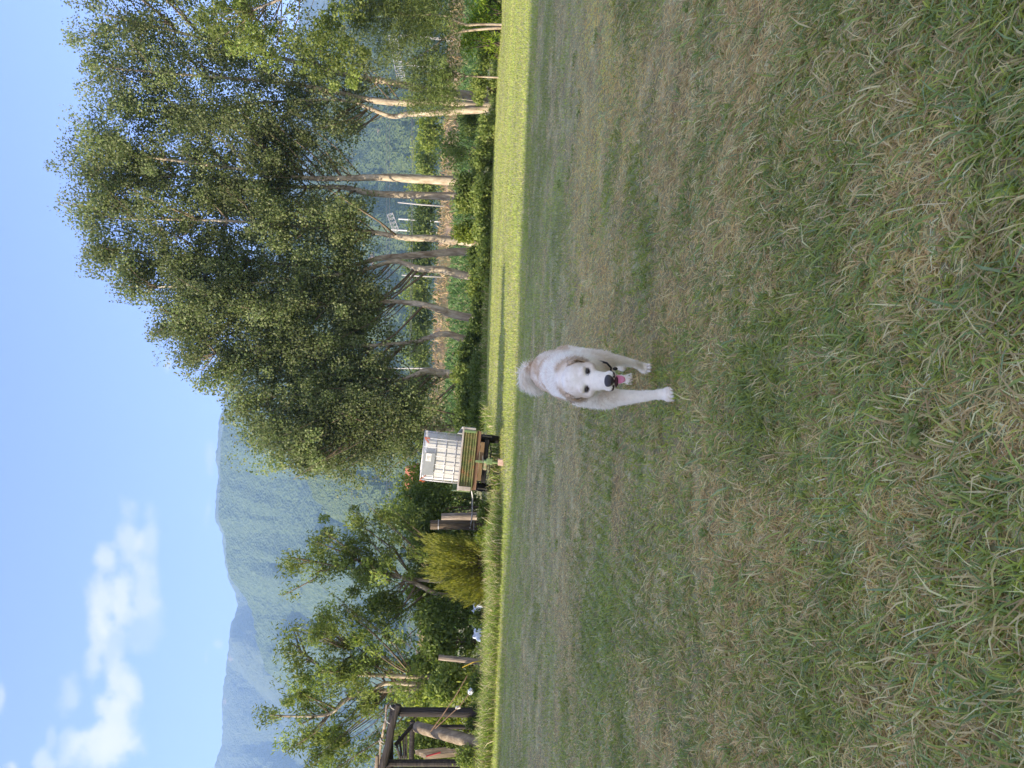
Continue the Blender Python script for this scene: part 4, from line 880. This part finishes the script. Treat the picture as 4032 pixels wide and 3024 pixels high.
    Cc = coat(co); Cc *= (0.93 + .12 * fbm(co[:, 0] * 60, co[:, 1] * 60 + co[:, 2] * 60, 8, 2))[:, None]
    # dark lip line and eye rims are pigment on the skin
    for e in eyes:
        d = np.linalg.norm((co - e) * [.86, .6, 1.35], axis=1); w = np.clip(1 - (d - .0128) / .006, 0, 1)[:, None]; Cc = Cc * (1 - w) + np.array([.045, .035, .03]) * w
    lipd = np.abs(co[:, 2] - (.372 + (co[:, 1] - 3.36) * .42)); lip = (lipd < .006) & (co[:, 1] < 3.45) & (co[:, 1] > 3.345) & (np.abs(co[:, 0] - hx) > .016) & (co[:, 2] < .43)
    Cc[lip] = [.05, .035, .03]
    me2.vertices.foreach_set('co', (co - O).ravel()); a = me2.color_attributes.new('Col', 'FLOAT_COLOR', 'POINT')
    a.data.foreach_set('color', np.concatenate([Cc, np.ones((nv, 1))], 1).astype(np.float32).ravel()); me2.name = 'body'
    for p in me2.polygons: p.use_smooth = True
    me2.materials.clear(); link('body', me2, M['fur'], t)
    # coat: thin locks lying back along the body
    r = np.random.default_rng(12); n = 62000; idx = r.integers(0, nv, n); p = co[idx] + r.normal(size=(n, 3)) * .0025; N_ = nr[idx]
    x, y, z = p.T; face = y < 3.60; leg = (z < .26); tail = (y > 4.6) & (z > .5); ruff = (y > 3.58) & (y < 4.0) & (z > .28)
    flow = np.tile(np.array([0, .75, -.45]), (n, 1)); flow[leg] = [0, .25, -1]; flow[tail] = [-.55, .1, -.55]
    flow[face] = unit(np.stack([(x - hx) * 6, np.full(n, .6), (z - .40) * 5], 1))[face]
    flow = unit(flow + r.normal(size=(n, 3)) * .22); dirv = unit(flow - N_ * np.sum(flow * N_, 1, keepdims=True) * .9 + N_ * np.where(face, .12, np.where(tail, .75, .34))[:, None])
    ln = np.where(face, r.uniform(.004, .008, n), np.where(leg, r.uniform(.005, .010, n), r.uniform(.012, .024, n)))
    ln = np.where(tail, r.uniform(.022, .045, n), ln); ln = np.where(ruff & ~face, ln * 1.35, ln); feather = leg & (N_[:, 1] > .3) & (z > .07); ln = np.where(feather, ln * 2.4, ln)
    keep = np.ones(n, bool)
    for e in eyes: keep &= np.linalg.norm(p - e, axis=1) > .019
    ld = np.abs(p[:, 2] - (.372 + (p[:, 1] - 3.36) * .42)); keep &= ~((ld < .010) & (p[:, 1] < 3.44) & (p[:, 2] < .42))
    nose = np.array([hx, 3.345, .388]); keep &= np.linalg.norm(p - nose, axis=1) > .026
    p, N_, dirv, ln = p[keep], N_[keep], dirv[keep], ln[keep]; n = len(p)
    sd = unit(np.cross(dirv, N_)) * (r.uniform(.0009, .0020, n))[:, None]; b = p - N_ * .001
    V = np.stack([b - sd, b + sd, b + dirv * ln[:, None]], 1).reshape(-1, 3) - O
    fc = np.clip(coat(p) * r.uniform(.84, 1.08, (n, 1)), 0, .92); fo = link('fur', mesh_np('fur', V, np.arange(3 * n).reshape(n, 3), np.repeat(fc, 3, 0)), M['fur'], t); fo['kind'] = 'stuff'
    # facial features
    M['eye'] = mat('eye', (.02, .011, .007), rough=.08, spec=.7); M['nose'] = mat('nose', (.02, .018, .02), (.05, .045, .05), scale=300, rough=.38, spec=.5, bump=.3)
    M['tongue'] = mat('tongue', (.48, .14, .19), (.58, .21, .27), scale=30, rough=.3, spec=.5); M['collar'] = mat('black_collar', (.01, .01, .011), rough=.35, spec=.5)
    M['nail'] = mat('claw', (.30, .26, .22), rough=.5); M['pad'] = mat('paw_pad', (.06, .045, .042), rough=.7)
    M['mouth'] = mat('dark_mouth', (.06, .02, .022), rough=.5)
    def blob(name, c, r3, m, rot=None, parent=t, sub=3, deform=None):
        b_ = bmesh.new(); bmesh.ops.create_icosphere(b_, subdivisions=sub, radius=1)
        for v in b_.verts:
            if deform: v.co = Vector(deform(v.co))
            v.co = Vector((v.co.x * r3[0], v.co.y * r3[1], v.co.z * r3[2]))
            if rot: v.co = rot @ v.co
        m_ = bpy.data.meshes.new(name); b_.to_mesh(m_); b_.free()
        for pp in m_.polygons: pp.use_smooth = True
        o_ = link(name, m_, m, parent); o_.location = tuple(np.array(c) - (O if parent is t else 0)); return o_
    for e in eyes: blob('eye', e + [0, .004, 0], (.0125, .0105, .0098), M['eye'])
    blob('nose', (hx + .001, 3.343, .389), (.0265, .022, .0235), M['nose'], deform=lambda c: (c.x * (1 + .25 * c.z), c.y, c.z * .95 + .05 * c.x * c.x))
    for sx in (-1, 1): blob('nostril', (hx + sx * .0115, 3.3235, .386), (.0055, .004, .0045), M['pad'])
    blob('mouth', (hx, 3.370, .356), (.027, .028, .014), M['mouth'])
    # tongue: a bent tapering slab, broad and hanging forward
    V = []; nseg = 9
    for i in range(nseg):
        u = i / (nseg - 1); yy = 3.385 - .052 * min(1, u * 1.3); zz = .360 - .012 * u - .036 * max(0, u - .25) ** 1.1; wd = .0185 * (1 - max(0, u - .62) ** 2 * 4.2)
        for j in range(9):
            v = j / 8 * 2 - 1; V.append((hx + .010 + wd * v, yy - .003 * (1 - v * v), zz + .0045 * abs(v) ** 2 - .002))
    V = np.array(V) - O; Fq = [(i * 9 + j, i * 9 + j + 1, (i + 1) * 9 + j + 1, (i + 1) * 9 + j) for i in range(nseg - 1) for j in range(8)]
    to = link('tongue', mesh_np('tongue', V, Fq, smooth=True), M['tongue'], t); s_ = to.modifiers.new('s', 'SOLIDIFY'); s_.thickness = .008; s_.offset = 0; ss = to.modifiers.new('ss', 'SUBSURF'); ss.levels = 1; ss.render_levels = 1
    # ears: folded flaps lying back along the head
    def ear(sgn):
        pts = np.array([(0, 0, 0), (.018, .010, -.002), (.030, .024, -.024), (.028, .030, -.052), (.018, .026, -.074), (.004, .018, -.084)])
        V = []; wid = [.020, .026, .028, .024, .016, .006]
        for i, q_ in enumerate(pts):
            for j in range(7):
                v = j / 6 * 2 - 1; V.append((q_[0] * sgn + .004 * (1 - v * v) * sgn, q_[1] + wid[i] * v * .95, q_[2] + wid[i] * v * .25))
        V = np.array(V) + np.array([hx + sgn * .064, 3.505, .545]) - O
        Fq = [(i * 7 + j, i * 7 + j + 1, (i + 1) * 7 + j + 1, (i + 1) * 7 + j) for i in range(5) for j in range(6)]
        c_ = np.tile(np.array([.58, .43, .28]), (len(V), 1)); ob_ = link('ear', mesh_np('ear', V, Fq, c_, smooth=True), M['fur'], t); s2 = ob_.modifiers.new('s', 'SOLIDIFY'); s2.thickness = .010; s2.offset = 0
        s3 = ob_.modifiers.new('ss', 'SUBSURF'); s3.levels = 1; s3.render_levels = 1
        # tufts on the ear
        k = 1300; Vn = V; ii = r.integers(0, len(Vn), k); pp = Vn[ii] + r.normal(size=(k, 3)) * .005; dd = unit(np.array([sgn * .35, .3, -1.0]) + r.normal(size=(k, 3)) * .35); s4 = rand_unit(k, r) * .0014
        VV = np.stack([pp - s4, pp + s4, pp + dd * r.uniform(.010, .024, (k, 1))], 1).reshape(-1, 3)
        cc = np.array([.62, .52, .40]) * r.uniform(.75, 1.15, (k, 1)); f_ = link('ear_fur', mesh_np('ear_fur', VV, np.arange(3 * k).reshape(k, 3), np.repeat(cc, 3, 0)), M['fur'], ob_); f_['kind'] = 'stuff'
    ear(1); ear(-1)
    # collar of dark links showing under the neck
    cc0 = np.array([.07, 3.80, .405]); ring = []
    for k in range(24):
        a_ = 2 * math.pi * k / 24; low = max(0.0, math.cos(a_ + math.radians(52))) ** 5
        ring.append((.05 + math.cos(a_) * (.075 + .035 * low), 3.84 - .085 * low, .43 + math.sin(a_) * (.10 + .052 * low)))
    cl = Geo().tube([np.array(q_) - O for q_ in ring] + [np.array(ring[0]) - O], [.0055] * 25, 8).build('collar', M['collar'], t, smooth=True)
    blob('tag', (.10, 3.735, .285), (.009, .005, .013), M['collar'])
    # toes and claws
    def paw(cx, cy, cz, s=1.0, n=4, tilt=0, c='nail'):
        for k in range(n):
            dx = (k - (n - 1) / 2) * .0185 * s; dy = -.042 * s + abs(k - (n - 1) / 2) * .006
            tb = blob('toe', (cx + dx, cy + dy, cz), (.0092 * s, .021 * s, .0150 * s), M['toefur'])
            blob('claw', (0, -.019 * s, -.005), (.0026, .008, .003), M['nail'], parent=tb, sub=1)
    M['toefur'] = mat('toe_fur', (.74, .68, .58), (.84, .79, .70), scale=60, rough=.85)
    paw(-.012, 3.668, .020); paw(.064, 4.565, .02); paw(.122, 4.045, .045, .85, 3)
build_dog()

# ------------------------------------------------------------------ the hillside off to the left, out of frame, added and shaped to shade the near lawn
def added_shade_hill():
    xs = [-230, -190, -160, -110, -95] + [-90 + k for k in range(27)] + [-55, -40, -28]; ys = [-190, -150, -120, -80, -50, -20.6, -12, -6]
    hx_ = [0, 14, 26, 27, 27] + [27] * 27 + [26, 12, 0]; hy_ = [0, 14, 27, 28, 27, 26, 12, 0]
    V = []; 
    for b, y in enumerate(ys):
        for a, x in enumerate(xs): V.append((x, y + (float(np.interp(x, [-110, -82, -75, -70, -55], [1.5, 1.35, 0, 1.0, 1.6])) + random.uniform(-.35, .35) if b == 5 else 0), min(hx_[a], hy_[b]) - .5 + (0 if ys[b] == -20.6 or xs[a] == -55 else fbm(np.array([x * .1]), np.array([y * .1]), 3, 2)[0] * 1.0)))
    w_ = len(xs); Fq = [(b * w_ + a, b * w_ + a + 1, (b + 1) * w_ + a + 1, (b + 1) * w_ + a) for b in range(7) for a in range(w_ - 1)]
    m = mat('shade_hill_meadow', (.10, .13, .05), (.22, .22, .1), scale=.3, detail=8, rough=.95)
    return link('added_shade_hill', mesh_np('added_shade_hill', V, Fq), m, kind='structure')
added_shade_hill()

# ------------------------------------------------------------------ air
g = Geo().box((0, 1650, 450), (9000, 4300, 930))
hm = bpy.data.materials.new('haze'); hm.use_nodes = True; hm.node_tree.nodes.clear()
pv = hm.node_tree.nodes.new('ShaderNodeVolumePrincipled'); ho = hm.node_tree.nodes.new('ShaderNodeOutputMaterial'); hm.node_tree.links.new(pv.outputs[0], ho.inputs['Volume'])
pv.inputs['Density'].default_value = .00023; pv.inputs['Color'].default_value = (.38, .61, .98, 1); pv.inputs['Anisotropy'].default_value = .1
g.build('haze', hm, None, kind='stuff')
